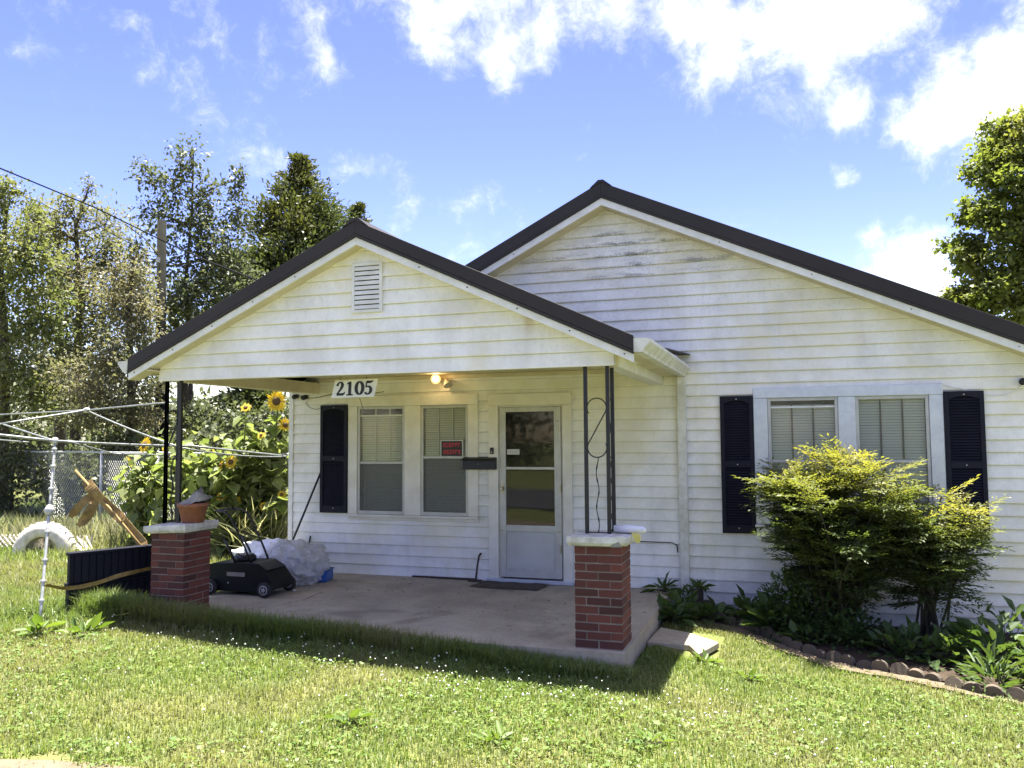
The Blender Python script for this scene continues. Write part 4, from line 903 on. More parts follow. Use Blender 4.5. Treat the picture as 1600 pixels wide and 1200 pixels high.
def ribbon(name, pts, wid, mat, parent=None, tw=(0, 0, 1)):
    P = [Vector(p) for p in pts]; Q = []
    for a, b in zip(P[:-1], P[1:]):
        for i in range(5): Q.append(a.lerp(b, i/5))
    Q.append(P[-1]); Q = [sum((Q[max(0, min(len(Q)-1, i+d))] for d in (-2, -1, 0, 1, 2)), Vector())/5 if 0 < i < len(Q)-1 else Q[i] for i in range(len(Q))]
    m = MB(); n = len(Q); up = Vector(tw)
    for i, q in enumerate(Q):
        tt_ = (Q[min(i+1, n-1)]-Q[max(i-1, 0)]).normalized(); w_ = (tt_.cross(Vector((-.35, .9, .1)))+Vector((.25*math.sin(i*.7), .3*math.cos(i*.5), .1))).normalized()*wid*.5*(1 if i < n-2 else .6); t = Vector((.0, -.003, 0)); m.v += [tuple(q-w_), tuple(q+w_), tuple(q+w_+t), tuple(q-w_+t)]
    m.f = [f for i in range(n-1) for f in ((4*i, 4*i+1, 4*i+5, 4*i+4), (4*i+3, 4*i+7, 4*i+6, 4*i+2), (4*i+1, 4*i+2, 4*i+6, 4*i+5), (4*i, 4*i+4, 4*i+7, 4*i+3))]
    return m.build(name, mat, parent)
st = ribbon('band_strap', [foot.lerp(A, .20)+Vector((.02, .01, .0)), pq(-.03, -.02, .255), pq(.25, -.012, .275), pq(.45, -.02, .33), pq(.75, -.012, .36), pq(1.12, -.012, .40)], .045, 'strap')
tag(st, 'yellow webbing strap tied around the navy panels to the frame leg', 'strap')
pole_a, pole_b = pD(118, 735, 9.7), pD(236, 872, 9.0)
ys = empty('strap_bundle', pole_b, 'tan strap wound on a stick leaning above the navy panels', 'strap bundle')
MB().tube([pole_b, pole_a.lerp(pole_b, .5)+Vector((.0, 0, .02)), pole_a], .014, 8).build('stick', 'strap', ys, True)
dn = lambda u, v, t: pD(u, v, t)
ribbon('strap_loop', [dn(136, 752, 9.6), dn(148, 775, 9.55), dn(146, 790, 9.5), dn(136, 808, 9.5), dn(122, 822, 9.5)], .11, 'strap', ys, (1, 0, .5))
ribbon('strap_loop', [dn(150, 770, 9.55), dn(132, 783, 9.5), dn(120, 796, 9.5), dn(110, 808, 9.5)], .09, 'strap', ys, (1, 0, .6))
ribbon('strap_loop', [dn(138, 758, 9.5), dn(152, 772, 9.45), dn(175, 797, 9.4), dn(192, 812, 9.35), dn(210, 832, 9.2), dn(234, 866, 9.0)], .12, 'strap', ys, (.6, 0, .8))
# white painted tyre half sunk in the grass
tc_ = pD(70, 868, 12.2); ty = empty('painted_tyre', (tc_.x, tc_.y, g1(tc_.x, tc_.y)), 'white painted tyre half sunk in the grass left of the panels', 'tyre')
tz = g1(tc_.x, tc_.y)+.02; axd = Vector((.30, -1, .0)).normalized()
MB().lathe([(.26, -.11), (.34, -.13), (.42, -.11), (.455, -.06), (.465, 0), (.455, .06), (.42, .11), (.34, .13), (.26, .11), (.25, .09), (.36, .06), (.38, 0), (.36, -.06), (.25, -.09), (.26, -.11)], (tc_.x, tc_.y, tz), axd, 36).build('tyre_ring', 'tire_paint', ty, True)
m = MB(); a_ = axd.orthogonal().normalized(); b_ = axd.cross(a_)
for i in range(30):
    t = 2*math.pi*i/30; q = Vector((tc_.x, tc_.y, tz))+(a_*math.cos(t)+b_*math.sin(t))*.463; m.tube([q-axd*.07, q+axd*.07], .010, 4)
m.build('tread', 'tire_paint', ty)['kind'] = 'stuff'
lt = empty('lattice_scrap', pD(120, 845, 12.5), 'broken white lattice scrap in the grass behind the white tyre', 'lattice')
for i in range(7):
    a = pD(104+i*5, 838+(i % 3)*3, 12.6); b = pD(128+i*3, 862, 12.4); MB().tube([a, b], .014, 4).build('lath', 'tire_paint', lt)
    if i < 5: MB().tube([pD(112+i*7, 860, 12.55), pD(120+i*6, 836, 12.6)], .013, 4).build('lath', 'tire_paint', lt)
l2_ = empty('lattice_scrap', pD(8, 850, 12.5), 'white lattice scrap at the left edge beside the white tyre', 'lattice')
for i in range(5): MB().tube([pD(-12+i*8, 858, 12.6), pD(4+i*6, 836, 12.6)], .014, 4).build('lath', 'tire_paint', l2_); MB().tube([pD(-10+i*8, 838, 12.55), pD(6+i*8, 858, 12.55)], .013, 4).build('lath', 'tire_paint', l2_)
# dark tub in the grass
tb = pZ(222, 946, .05); tb = Vector((-5.20, -3.05, .03)); o = MB().lathe([(.13, 0), (.15, .01), (.18, .10), (.19, .105), (.185, .112), (.172, .105), (.14, .02), (.0, .02)], tb, (0, 0, 1), 24).build('plant_tub', 'black_plastic', None, True); tag(o, 'shallow black tub in the grass before the left pier', 'tub')
tl = empty('hand_tool', (-4.42, -2.72, .0), 'black hand tool with yellow handle on the slab by the left pier', 'tool')
MB().tube([(-4.56, -2.78, .05), (-4.45, -2.80, .06), (-4.40, -2.80, .045)], .014, 8).build('grip', 'paper_yellow', tl, True); MB().tube([(-4.50, -2.76, .02), (-4.36, -2.72, .03), (-4.24, -2.66, .012), (-4.16, -2.64, .01)], [.03, .04, .02, .008], 8).build('head', 'black_plastic', tl, True)

# utility pole and service wires
up_ = pD(252, 600, 19.); pole = empty('utility_pole', (up_.x, up_.y, 0), 'weathered wooden utility pole rising behind the porch roof', 'pole')
MB().tube([(up_.x, up_.y, -.3), (up_.x-.02, up_.y, 3.), (up_.x-.10, up_.y+.02, 6.85)], [.120, .112, .100], 14).build('shaft', 'pole_wood', pole, True)
MB().lathe([(.05, -.06), (.05, .06)], (up_.x-.05, up_.y-.13, 5.9), (0, 0, 1), 10).build('insulator', 'grey_plastic', pole)
cable('service_wire', [pD(-60, 238, 14.), pD(150, 325, 17.2), pD(262, 380, 18.6), pD(330, 410, 16.), pD(420, 445, 13.2), (-5.32, .9, 2.55)], .014, 'wire', 'black service wire sloping from upper left past the pole to the roof', 'wires')
cable('service_wire', [pD(-60, 262, 19.), pD(60, 315, 19.), pD(150, 350, 19.), pD(240, 395, 18.9)], .008, 'wire', 'thin wire running through the tree tops to the pole', 'wires', .05)
cable('service_wire', [pD(195, 350, 20.), pD(225, 372, 19.5), pD(246, 398, 18.9)], .010, 'wire', 'short guy wire slanting down to the wooden pole', 'wires')

# ================================================================== bed edging, stones
pad = empty('concrete_pad', (.1, -1.7, -.15), 'flat grey concrete slab beside the porch corner, its tip in the sun', 'slab')
pz = -.158; MB().prism([(-.20, -1.86, pz-.06), (.19, -1.86, pz-.06), (.30, -2.16, pz-.06), (.44, -1.68, pz-.06), (.14, -1.38, pz-.06), (-.17, -1.22, pz-.06)], (0, 0, .06)).build('slab_body', 'concrete', pad, bevel=.008)
so = empty('tree_stump', (.10, -.18, -.27), 'small dark wooden stump against the wall by the downspout', 'stump')
MB().tube([(.09, -.19, -.30), (.085, -.19, -.12), (.09, -.19, .03), (.09, -.185, .055)], [.085, .072, .070, .055], 9).build('trunk', 'bark', so); MB().tube([(.19, -.22, -.30), (.185, -.21, -.10), (.18, -.21, -.06)], [.07, .06, .04], 8).build('side_root', 'bark', so)
def scallop_mesh():
    m = MB(); n = 9; pts = [(-.068, 0), (.068, 0)]+[(.068*math.cos(a), .070+.058*math.sin(a)) for a in np.linspace(0, math.pi, n)]
    m.prism([(x, -.024, z) for x, z in pts], (0, .048, 0)); me = m.mesh('edging_block'); me.materials.append(MAT['scallop']); return me
SM = scallop_mesh(); ed = np.array(EDGE, float); sd = np.r_[0, np.cumsum(np.linalg.norm(np.diff(ed, axis=0), axis=1))]
labs = ['left end of the row, by the concrete slab', 'right end of the row at the picture edge']
s = .05; i = 0; nE = 30
words_ = ['first', 'second', 'third', 'fourth', 'fifth', 'sixth', 'seventh', 'eighth', 'ninth', 'tenth', 'eleventh', 'twelfth', 'thirteenth', 'fourteenth', 'fifteenth', 'sixteenth', 'seventeenth', 'eighteenth', 'nineteenth', 'twentieth', 'twenty-first', 'twenty-second', 'twenty-third', 'twenty-fourth', 'twenty-fifth', 'twenty-sixth', 'twenty-seventh', 'twenty-eighth', 'twenty-ninth', 'thirtieth']
while i < nE and s < sd[-1]-.35:
    x, y = np.interp(s, sd, ed[:, 0]), np.interp(s, sd, ed[:, 1]); x2, y2 = np.interp(s+.05, sd, ed[:, 0]), np.interp(s+.05, sd, ed[:, 1])
    o = bpy.data.objects.new('edging_block', SM); col.objects.link(o); o.location = (x, y, g1(x, y)-.072+random.uniform(-.022, .018)); o.rotation_euler = (random.uniform(-.28, .14), random.uniform(-.14, .14), math.atan2(y2-y, x2-x)+random.uniform(-.10, .10))
    tag(o, 'scalloped terracotta edging block, %s from the concrete slab along the bed' % words_[i], 'edging block', 'scalloped bed edging'); s += .146; i += 1

# ================================================================== vegetation
class Leaves:
    def __init__(s): s.V = []; s.n = 0; s.L = []; s.S = []; s.T = []
    def add(s, V, loops, sizes, tint=None):
        s.V.append(V); s.L.append(np.asarray(loops)+s.n); s.S.append(sizes); s.T.append(np.zeros(len(V)) if tint is None else tint); s.n += len(V)
    def build(s, name, mat, parent=None, tint=False):
        me = np_mesh(name, np.concatenate(s.V), np.concatenate(s.L), np.concatenate(s.S), np.concatenate(s.T) if tint else None)
        return link(name, me, mat, parent)
def crown_leaves(lv, c, r, n, size, sub=10, spread=.34, droop=.3, asp=.55, jit=.35):
    """a clump: sub-clusters inside an ellipsoid, leaves round each"""
    c = np.array(c); r = np.array(r); d = rand_dirs(sub)*(RNG.random((sub, 1))**.45); cc = c+d*r
    n = int(n*1.75); idx = RNG.integers(0, sub, n); P = cc[idx]+RNG.normal(size=(n, 3))*r*spread*np.array([1, 1, .8])
    D = rand_dirs(n)+.7*unit(P-c); D[:, 2] -= droop; Nn = rand_dirs(n)*.8+np.array([0, 0, 1.])
    ln = size*.60*(1+jit*RNG.normal(size=n)).clip(.4, 2); V, l, z = kites(P, D, Nn, ln, ln*asp); lv.add(V, l, z); return cc
def limb(mb, a, b, r0, r1, wig=.12, n=6):
    a, b = Vector(a), Vector(b); ln = (b-a).length; P = []
    for i in range(n+1):
        t = i/n; q = a.lerp(b, t)
        if 0 < i < n: q += Vector((random.uniform(-1, 1), random.uniform(-1, 1), random.uniform(-.5, .8)))*wig*ln*.25
        P.append(q)
    mb.tube(P, [r0+(r1-r0)*i/n for i in range(n+1)], 6, False); return P
def tree(name, label, group, base, trunk, clumps, mat, size, bark='bark', sub=15, spread=.27, asp=.6, twigs=True, r0=.14, cat='tree', droop=.3):
    """trunk: list of points; clumps: (centre, radii, leaf count)"""
    t = empty(name, base, label, cat, group); mb = MB(); lv = Leaves(); T = [Vector(base)]+[Vector(p) for p in trunk]
    mb.tube(T, [r0*(1-.75*i/(len(T)-1)) for i in range(len(T))], 9, False)
    for c, r, n in clumps:
        c = Vector(c); cands = [T[i].lerp(T[i+1], f) for i in range(len(T)-1) for f in (.2, .5, .8)]+[T[-1]]
        s = min(cands, key=lambda q: (q-c).length+max(0, q.z-c.z+.2)*2); limb(mb, s, c, r0*.32, r0*.09)
        cc = crown_leaves(lv, c, r, n, size, sub, spread, droop, asp)
        if twigs:
            for q in cc[::2]: limb(mb, c, Vector(q), r0*.10, r0*.03, .2, 3)
    mb.build('trunk', bark, t, True); lv.build('crown', mat, t); return t
def P3(u, v, t): return tuple(pD(u, v, t))
TG = 'trees behind the yard'
def base_at(u, t): q = pD(u, 700, t); return (q.x, q.y, g1(q.x, q.y)-.1)
def ptree(name, label, ub, tb, trunk_px, clump_px, mat, size, **k):
    """clump_px: (u, v, depth, half-width px, half-height px, leaves)"""
    cl = [(P3(u, v, t), (ru/FPX*t, ru/FPX*t*.9, rv/FPX*t), n) for u, v, t, ru, rv, n in clump_px]
    return tree(name, label, TG, base_at(ub, tb), [P3(*q) for q in trunk_px], cl, mat, size, **k)
ptree('broadleaf_tree', 'yellow green leafy tree at the far left edge', 5, 19, [(8, 560, 19), (0, 430, 19), (10, 330, 19)],
      [(5, 320, 19, 45, 45, 1000), (45, 400, 18.5, 50, 55, 1200), (0, 460, 19, 60, 60, 1300), (70, 490, 18.7, 45, 55, 900), (20, 560, 18.5, 70, 60, 1300), (-50, 400, 19, 60, 90, 1000), (-60, 560, 19, 60, 80, 800), (50, 620, 18.3, 60, 45, 800)], 'leaf_green', .15, r0=.15)
ptree('broadleaf_tree', 'olive loose-leaved tree second from the left edge', 120, 21, [(118, 600, 21), (125, 470, 21), (118, 350, 21)],
      [(120, 345, 21, 40, 42, 900), (165, 390, 21, 35, 45, 800), (85, 400, 21, 35, 50, 800), (130, 450, 20.5, 60, 55, 1500), (175, 500, 20.5, 50, 60, 1300), (100, 540, 20, 60, 60, 1300), (150, 600, 20, 70, 50, 1500), (60, 620, 20, 60, 40, 900), (140, 290, 21, 12, 22, 60), (50, 345, 21, 22, 28, 350)], 'leaf_olive', .14, r0=.16, spread=.28)
ptree('broadleaf_tree', 'tall airy tree with sparse dark leaves behind the utility pole', 300, 20.5, [(298, 560, 20.5), (290, 440, 20.5), (300, 330, 20.5), (302, 240, 20.5)],
      [(298, 245, 20.5, 28, 30, 260), (262, 290, 20.5, 34, 28, 300), (225, 275, 20.5, 26, 24, 150), (330, 300, 20.5, 30, 30, 270), (368, 280, 20.5, 16, 30, 150), (372, 330, 20.5, 20, 35, 190), (300, 335, 20.5, 45, 30, 430), (255, 345, 20.5, 35, 28, 300), (335, 385, 20.3, 45, 40, 700), (290, 420, 20.3, 45, 40, 650), (355, 445, 20, 45, 40, 900), (305, 480, 20, 45, 40, 900), (225, 330, 20.5, 25, 18, 90), (215, 400, 20.5, 25, 30, 240)], 'leaf_dark', .165, r0=.065, sub=16, spread=.33)
ptree('broadleaf_tree', 'brownish olive tree in front of the wooden pole', 205, 17.5, [(205, 600, 17.5), (200, 480, 17.5), (210, 400, 17.5)],
      [(205, 425, 17.5, 35, 40, 700), (180, 480, 17.5, 45, 45, 1000), (222, 500, 17.3, 35, 45, 800), (170, 560, 17, 50, 50, 1200), (215, 590, 17, 45, 45, 1000), (120, 590, 17, 45, 45, 800), (140, 640, 17, 55, 28, 900), (205, 645, 17, 50, 30, 900)], 'leaf_olive', .115, r0=.11, spread=.29)
ptree('broadleaf_tree', 'dark tree with bare trunks seen under the porch eave', 290, 23, [(292, 660, 23), (288, 600, 23), (280, 520, 23)],
      [(262, 470, 23, 40, 40, 700), (330, 500, 23, 50, 40, 700), (390, 480, 23, 45, 40, 600), (270, 560, 23, 50, 40, 600), (230, 640, 22, 35, 40, 400), (70, 560, 24, 90, 70, 800)], 'leaf_dark', .17, r0=.2)
ptree('broadleaf_tree', 'broad pale olive tree filling the gaps behind the left trees', 95, 25, [(95, 600, 25), (92, 480, 25), (90, 380, 25)],
      [(40, 370, 25, 60, 45, 420), (100, 365, 25, 60, 45, 420), (165, 350, 25, 50, 45, 360), (215, 400, 25, 50, 50, 360), (70, 450, 25, 70, 55, 600), (150, 470, 25, 70, 55, 600), (230, 480, 25, 50, 50, 700), (20, 540, 25, 70, 60, 800), (120, 570, 25, 80, 60, 900), (350, 410, 25, 45, 50, 300), (330, 560, 25, 60, 50, 400)], 'leaf_olive', .17, r0=.2)
def conifer(name, label, u, t, vtop, vbot, half, n_lv, mat, seed):
    rs = random.Random(seed); top = pD(u, vtop, t); bs = base_at(u, t); e = empty(name, bs, label, 'tree', TG); mb = MB(); lv = Leaves(); H = top.z-bs[2]
    mb.tube([bs, (top.x, top.y, top.z-.3)], [.22, .02], 8, False); zlo = pD(u, vbot, t).z
    for i in range(n_lv):
        f = rs.random()**.8; z = top.z-.15-(top.z-zlo)*f; r = half/FPX*t*(.05+.95*f**1.05)*rs.uniform(.5, 1.15); a = rs.uniform(0, 2*math.pi)
        o = Vector((top.x, top.y, z)); tip = o+Vector((math.cos(a)*r, math.sin(a)*r, r*rs.uniform(.05, .55)-.1*r)); limb(mb, o, tip, .03, .008, .1, 3)
        n = int(140+220*r); tt = RNG.random(n)**.6; P = np.array(o)+(np.array(tip)-np.array(o))*tt[:, None]+RNG.normal(size=(n, 3))*(.07+.13*r)*np.array([1, 1, .55])
        D = unit(np.array(tip)-np.array(o))+RNG.normal(size=(n, 3))*.6+np.array([0, 0, .25]); ln = .115*(1+.3*RNG.normal(size=n)).clip(.4, 2); V, l, s = kites(P, D, rand_dirs(n), ln, ln*.42); lv.add(V, l, s)
    mb.build('trunk', 'bark', e, True); lv.build('crown', mat, e); return e
conifer('cedar_tree', 'dark green cedar rising behind the porch roof', 466, 24, 236, 540, 165, 170, 'leaf_cedar', 4)
conifer('cedar_tree', 'small cedar top right of the big cedar behind the porch roof', 560, 26, 312, 520, 70, 60, 'leaf_cedar', 9)
conifer('cedar_tree', 'low dark cedar seen under the porch eave beside the house corner', 395, 19, 560, 730, 95, 90, 'leaf_cedar', 14)
ptree('maple_tree', 'dense yellow green maple rising beyond the right end of the roof', 1655, 17, [(1650, 520, 17), (1640, 400, 17), (1640, 300, 17)],
      [(1600, 215, 17, 55, 45, 1700), (1660, 200, 17, 60, 50, 1500), (1560, 270, 17, 45, 45, 1500), (1620, 290, 16.6, 60, 55, 2200), (1545, 345, 16.8, 42, 40, 1500), (1510, 395, 17, 36, 32, 1000), (1590, 380, 16.4, 65, 50, 2400), (1540, 450, 16.5, 52, 42, 1800), (1500, 470, 17, 38, 24, 800), (1600, 470, 16.3, 70, 50, 2400), (1680, 340, 17, 70, 90, 2200), (1690, 470, 17, 70, 60, 1600), (1510, 330, 17, 22, 20, 260)], 'leaf_maple', .145, r0=.25, asp=.8, sub=16, spread=.21)
# undergrowth beyond the fence
for i, (u, v, t, ru, rv, n, lab) in enumerate([(20, 735, 18.5, 60, 60, 1500, 'dark bush behind the fence at the left edge'), (110, 745, 18, 50, 55, 1300, 'dark bush behind the fence above the white tyre'), (200, 735, 17, 55, 55, 1500, 'dark bush behind the fence above the navy panels'), (300, 690, 18.5, 50, 55, 1300, 'brown green bush behind the left iron post'), (370, 700, 16, 55, 60, 1700, 'dark shrub behind the sunflowers'), (440, 690, 16, 40, 70, 1300, 'dark shrub behind the sunflowers at the house corner')]):
    c = pD(u, v, t); b = (c.x, c.y, g1(c.x, c.y)-.05); tree('yard_shrub', lab, 'shrubs beyond the fence', b, [c], [(tuple(c), (ru/FPX*t, ru/FPX*t*.8, rv/FPX*t), n)], 'leaf_dark', .15, r0=.05, sub=26, spread=.26, cat='shrub')

fw_ = Leaves()
for i in range(46):
    u = -160+640*i/45; t = random.uniform(30, 38); crown_leaves(fw_, pD(u, random.uniform(655, 700), t), (1.3, 1.2, random.uniform(.9, 1.5)), 190, .42, 8, .42)
tag(fw_.build('far_woods', 'leaf_dark'), 'dark wood far behind the fence', 'woods', kind='stuff')
# ------------------------------------------------------------------ sunflowers
def big_leaf(lv, p, d, ln, wd):
    V, l, s = leaf6(np.array([p]), np.array([d]), np.array([[0, 0, 1.]]), [ln], [wd]); lv.add(V, l, s)
def sunflower(base, heads, label, nleaf=12, lean=0.):
    e = empty('sunflower', base, label, 'sunflower', 'sunflowers along the fence'); st = MB(); lv = Leaves(); b = Vector(base)
    for hi, (hp, fd_, hr) in enumerate(heads):
        hp = Vector(hp); ctrl = [b+Vector((.04*hi, .03*hi, 0)), b.lerp(hp, .5)+Vector((random.uniform(-.06, .06), random.uniform(-.05, .05), 0)), hp+Vector((0, 0, .02))-Vector(fd_)*.06, hp]
        st.tube(ctrl, [.016, .013, .010, .008], 6)
        for i in range(2*nleaf):
            t = .12+.85*i/(2*nleaf); q = b.lerp(hp, t); a = random.uniform(0, 6.28); ln = random.uniform(.20, .38)*(1.1-.35*t); big_leaf(lv, q, (math.cos(a), math.sin(a), random.uniform(-.9, .3)), ln, ln*.75)
        f = Vector(fd_).normalized(); hd = MB().lathe([(.001, .02), (hr*.34, .022), (hr*.42, .005), (hr*.4, -.02), (.01, -.03)], hp, f, 14).build('flower_disc', 'seed', e, True)
        n = 22; a = f.orthogonal().normalized(); c = f.cross(a); pet = Leaves(); P = []; D = []
        for q in range(2*n):
            th = 2*math.pi*q/n+random.uniform(-.1, .1); d = a*math.cos(th)+c*math.sin(th); P.append(hp+d*hr*.36+f*(.004*(q % 2))); D.append(d+f*random.uniform(-.35, .25))
        V, l, s = kites(np.array(P), np.array(D), np.tile(np.array(f), (2*n, 1)), hr*.72*(1+.22*RNG.normal(size=2*n)), np.full(2*n, hr*.24)); pet.add(V, l, s); pet.build('petals', 'petal', e)
    st.build('stem', 'leaf_sunflower', e, True); lv.build('leaves', 'leaf_sunflower', e)
def gpt(u, t):
    q = pD(u, 760, t); return (q.x, q.y, g1(q.x, q.y))
SF = [(428, 11.6, [((432, 627), (.25, -1, .05), .155), ((446, 664), (.9, -.7, .1), .10)], 'tallest sunflower with a big open head beside the house corner', 13),
      (384, 11.4, [((384, 637), (.2, -.7, .6), .08)], 'tall sunflower with a small upright head left of the tallest one', 16), (362, 11.2, [((361, 722), (.1, -.9, .3), .10), ((345, 727), (-.5, -.8, .2), .07)], 'sunflower with drooping orange petals at rail height', 12),
      (236, 11.8, [((226, 695), (-.3, -.9, .3), .13), ((203, 722), (-.8, -.5, -.4), .09)], 'sunflower with ragged yellow petals left of the iron post', 14), (215, 12., [((222, 761), (.1, -1, .1), .055)], 'low sunflower with one small bud left of the iron post', 9),
      (350, 10.8, [((345, 777), (.2, -1, .2), .075), ((369, 783), (.1, -1, .1), .075)], 'low sunflower with two heads above the mower handle', 10), (378, 10.6, [((374, 813), (.1, -1, 0), .075)], 'lowest sunflower head behind the mower handle', 7),
      (412, 10.9, [((412, 791), (.3, -1, .1), .06), ((440, 773), (.4, -1, .3), .06)], 'sunflower with two small heads near the house corner', 9), (300, 12.2, [((312, 720), (.2, -.8, .5), .06)], 'leafy sunflower right of the left iron post', 16), (330, 11.6, [((330, 705), (0, -.6, .8), .05)], 'leafy budding sunflower behind the frame tubes', 16), (405, 11.4, [((408, 680), (.2, -.7, .6), .06)], 'leafy sunflower below the tallest heads', 16), (262, 11.2, [((258, 700), (-.2, -.6, .6), .05)], 'leafy budding sunflower between the two iron posts', 14)]
for u, t, hs_, lab, nl in SF:
    t = max(t+.9, 12.1); sunflower(gpt(u, t), [(P3(*hp, t-.05), fd_, hr) for hp, fd_, hr in hs_], lab, nl)
def reeds(name, label, cu, cw, t0, t1, n, hmin, hmax, mat, wid, lean, sd=.22, bd=.34):
    u = RNG.uniform(cu-cw, cu+cw, n); t = RNG.uniform(t0, t1, n); P = np.array([tuple(pD(a, 760, b)) for a, b in zip(u, t)]); P[:, 2] = gh(P[:, 0], P[:, 1]); h = RNG.uniform(hmin, hmax, n)
    D = np.stack([lean+RNG.normal(0, sd, n), RNG.normal(0, sd, n), np.ones(n)], -1); D = unit(D); S = unit(np.cross(D, rand_dirs(n))); bend = rand_dirs(n)*np.array([1, 1, -.2]); V = []
    for k_, (f, w_) in enumerate(((0, .8), (.4, 1.), (.75, .7), (1., .08))):
        q = P+D*(h*f)[:, None]+bend*(h*bd*f**2)[:, None]; V += [q-S*wid*w_/2, q+S*wid*w_/2]
    V = np.stack(V, 1).reshape(-1, 3); b = np.arange(n)[:, None]*8; F = np.concatenate([np.stack([b+2*i, b+2*i+1, b+2*i+3, b+2*i+2], -1) for i in range(3)], 1).reshape(-1)
    o = link(name, np_mesh(name, V, F, np.full(n*3, 4)), mat); tag(o, label, 'weeds', kind='stuff'); return o
reeds('dry_reeds', 'tangle of pale dry stalks and blades left of the house corner', 395, 50, 12.0, 13.2, 1100, .25, .95, 'dry_stalk', .026, -.1, .6, .9)
GP = 'garden plants along the fence'
for u, v, t, ru, rv, n, lab in [(225, 765, 12.6, 40, 45, 130, 'broad-leaved garden plant above the navy panels'), (275, 740, 12.8, 35, 50, 150, 'broad-leaved garden plant behind the left iron post'), (320, 760, 12.4, 34, 60, 190, 'leafy garden plant right of the left iron post'), (360, 775, 12.3, 38, 62, 240, 'leafy garden plant behind the flower pot and mower handle'), (405, 755, 12.5, 38, 62, 260, 'leafy garden plant below the tallest sunflower'), (432, 785, 12.4, 28, 62, 200, 'drooping garden plant against the house corner')]:
    c = pD(u, v, t); tree('garden_plant', lab, GP, (c.x, c.y, g1(c.x, c.y)), [tuple(c)], [(tuple(c), (ru/FPX*t, ru/FPX*t*.7, rv/FPX*t), n)], 'leaf_sunflower', .24, r0=.02, sub=12, spread=.4, asp=.8, cat='plant', droop=.8)
reeds('fence_weeds', 'tall pale weeds along the fence behind the white tyre', 120, 150, 12.6, 14.5, 1500, .2, .55, 'dry_stalk', .02, 0.)

# ------------------------------------------------------------------ nandina shrubs by the main window
def nandina(label, base, canes, top_z, sprays, rx, ry, cz, rz, seed, low=.30):
    rs = random.Random(seed); e = empty('nandina_shrub', base, label, 'shrub', 'shrubs before the main window'); st = MB(); lv = Leaves(); b = Vector(base); tips = []
    for i in range(canes):
        a = rs.uniform(0, 6.28); r = rs.uniform(0, 1)**.6; tip = Vector((b.x+math.cos(a)*r*rx*.78, b.y-.16+math.sin(a)*r*ry*.78, cz+rz*(rs.uniform(-.25, .92)*math.sqrt(max(0, 1-.75*r*r))))); f = b+Vector((rs.uniform(-.16, .16), rs.uniform(-.10, .10), 0)); st.tube([f, f.lerp(tip, .5)+Vector((rs.uniform(-.06, .06), rs.uniform(-.06, .06), .1)), tip], [.014, .011, .007], 5, False); tips.append((f, tip))
    for i in range(sprays):
        f, tip = rs.choice(tips); o = f.lerp(tip, 1-abs(rs.gauss(0, .13))) if rs.random() < .62 else f.lerp(tip, rs.uniform(low, .95)); a = rs.uniform(0, 6.28); out = Vector((o.x-b.x, o.y-b.y, 0)); 
        d = (Vector((math.cos(a), math.sin(a), 0))*.8+out*.8+Vector((0, 0, rs.uniform(-.25, .75)))).normalized(); ln = rs.uniform(.20, .42); side = d.cross(Vector((0, 0, 1))).normalized(); nrm = side.cross(d)
        ht = (o.z+ln*d.z-cz)/rz; young = max(0, min(1, (ht-.10)*1.5))*rs.uniform(.4, 1.)
        st.tube([o, o+d*ln*.6, o+d*ln+Vector((0, 0, -.05*ln))], [.003, .0025, .0015], 3, False)
        m = rs.randint(6, 9); P = []; D = []; Ln = []
        for q in range(m):
            t = .2+.8*q/m; p0 = o+d*ln*t+Vector((0, 0, -.06*ln*t*t)); sub = .13*(1-.45*t)
            for sg_ in (-1, 1):
                dd = (side*sg_+d*.75+nrm*rs.uniform(-.25, .25)).normalized()
                for j in range(3): P.append(p0+dd*sub*(j/2.2)); D.append((dd+side*sg_*rs.uniform(-.3, .8)*(j < 2)+d*rs.uniform(-.1, .6)+nrm*rs.uniform(-.35, .2)).normalized()); Ln.append(rs.uniform(.032, .062))
        P.append(o+d*ln); D.append(d); Ln.append(.05); P = np.array(P); D = np.array(D); Ln = np.array(Ln)
        V, l, s = kites(P, D, np.tile(np.array(nrm), (len(P), 1))+RNG.normal(0, .3, (len(P), 3)), Ln, Ln*.42); lv.add(V, l, s, np.repeat((young*RNG.uniform(.5, 1, len(P))).clip(0, 1), 4))
    st.build('canes', 'cane', e, True); lv.build('leaves', 'leaf_nandina', e, tint=True); return e
nandina('large nandina shrub with yellow tips before the main window', (1.46, -.72, g1(1.46, -.72)-.03), 40, 1.8, 1150, .98, .80, .92, .84, 3)
nandina('smaller nandina shrub with bare dark canes right of the large one', (2.34, -.72, g1(2.34, -.72)-.03), 20, 1.2, 430, .56, .52, .70, .54, 8, .44)
def leafy(name, label, group, base, r, n, size, mat='leaf_bed', asp=.6, up=.35, cat='plant', hz=None):
    e = empty(name, base, label, cat, group); lv = Leaves(); st = MB(); b = np.array(base); hz = hz or r
    P = b+rand_dirs(n)*np.array([r, r, hz])*(RNG.random((n, 1))**.5); P[:, 2] = np.maximum(np.abs(P[:, 2]-b[2])+b[2], b[2]+.02); D = unit(P-b)*1.+rand_dirs(n)*.5; D[:, 2] += up-.35; ln = size*(1+.3*RNG.normal(size=n)).clip(.4, 2)
    V, l, s = leaf6(P, D, rand_dirs(n)*.5+np.array([0, 0, 1.]), ln, ln*asp); lv.add(V, l, s)
    for i in range(min(24, n)): st.tube([tuple(b+RNG.normal(0, .02, 3)*np.array([1, 1, 0])), tuple(P[i])], [.005, .003], 4, False)
    st.build('stems', 'cane', e); lv.build('leaves', mat, e); return e
BG = 'plants in the bed'
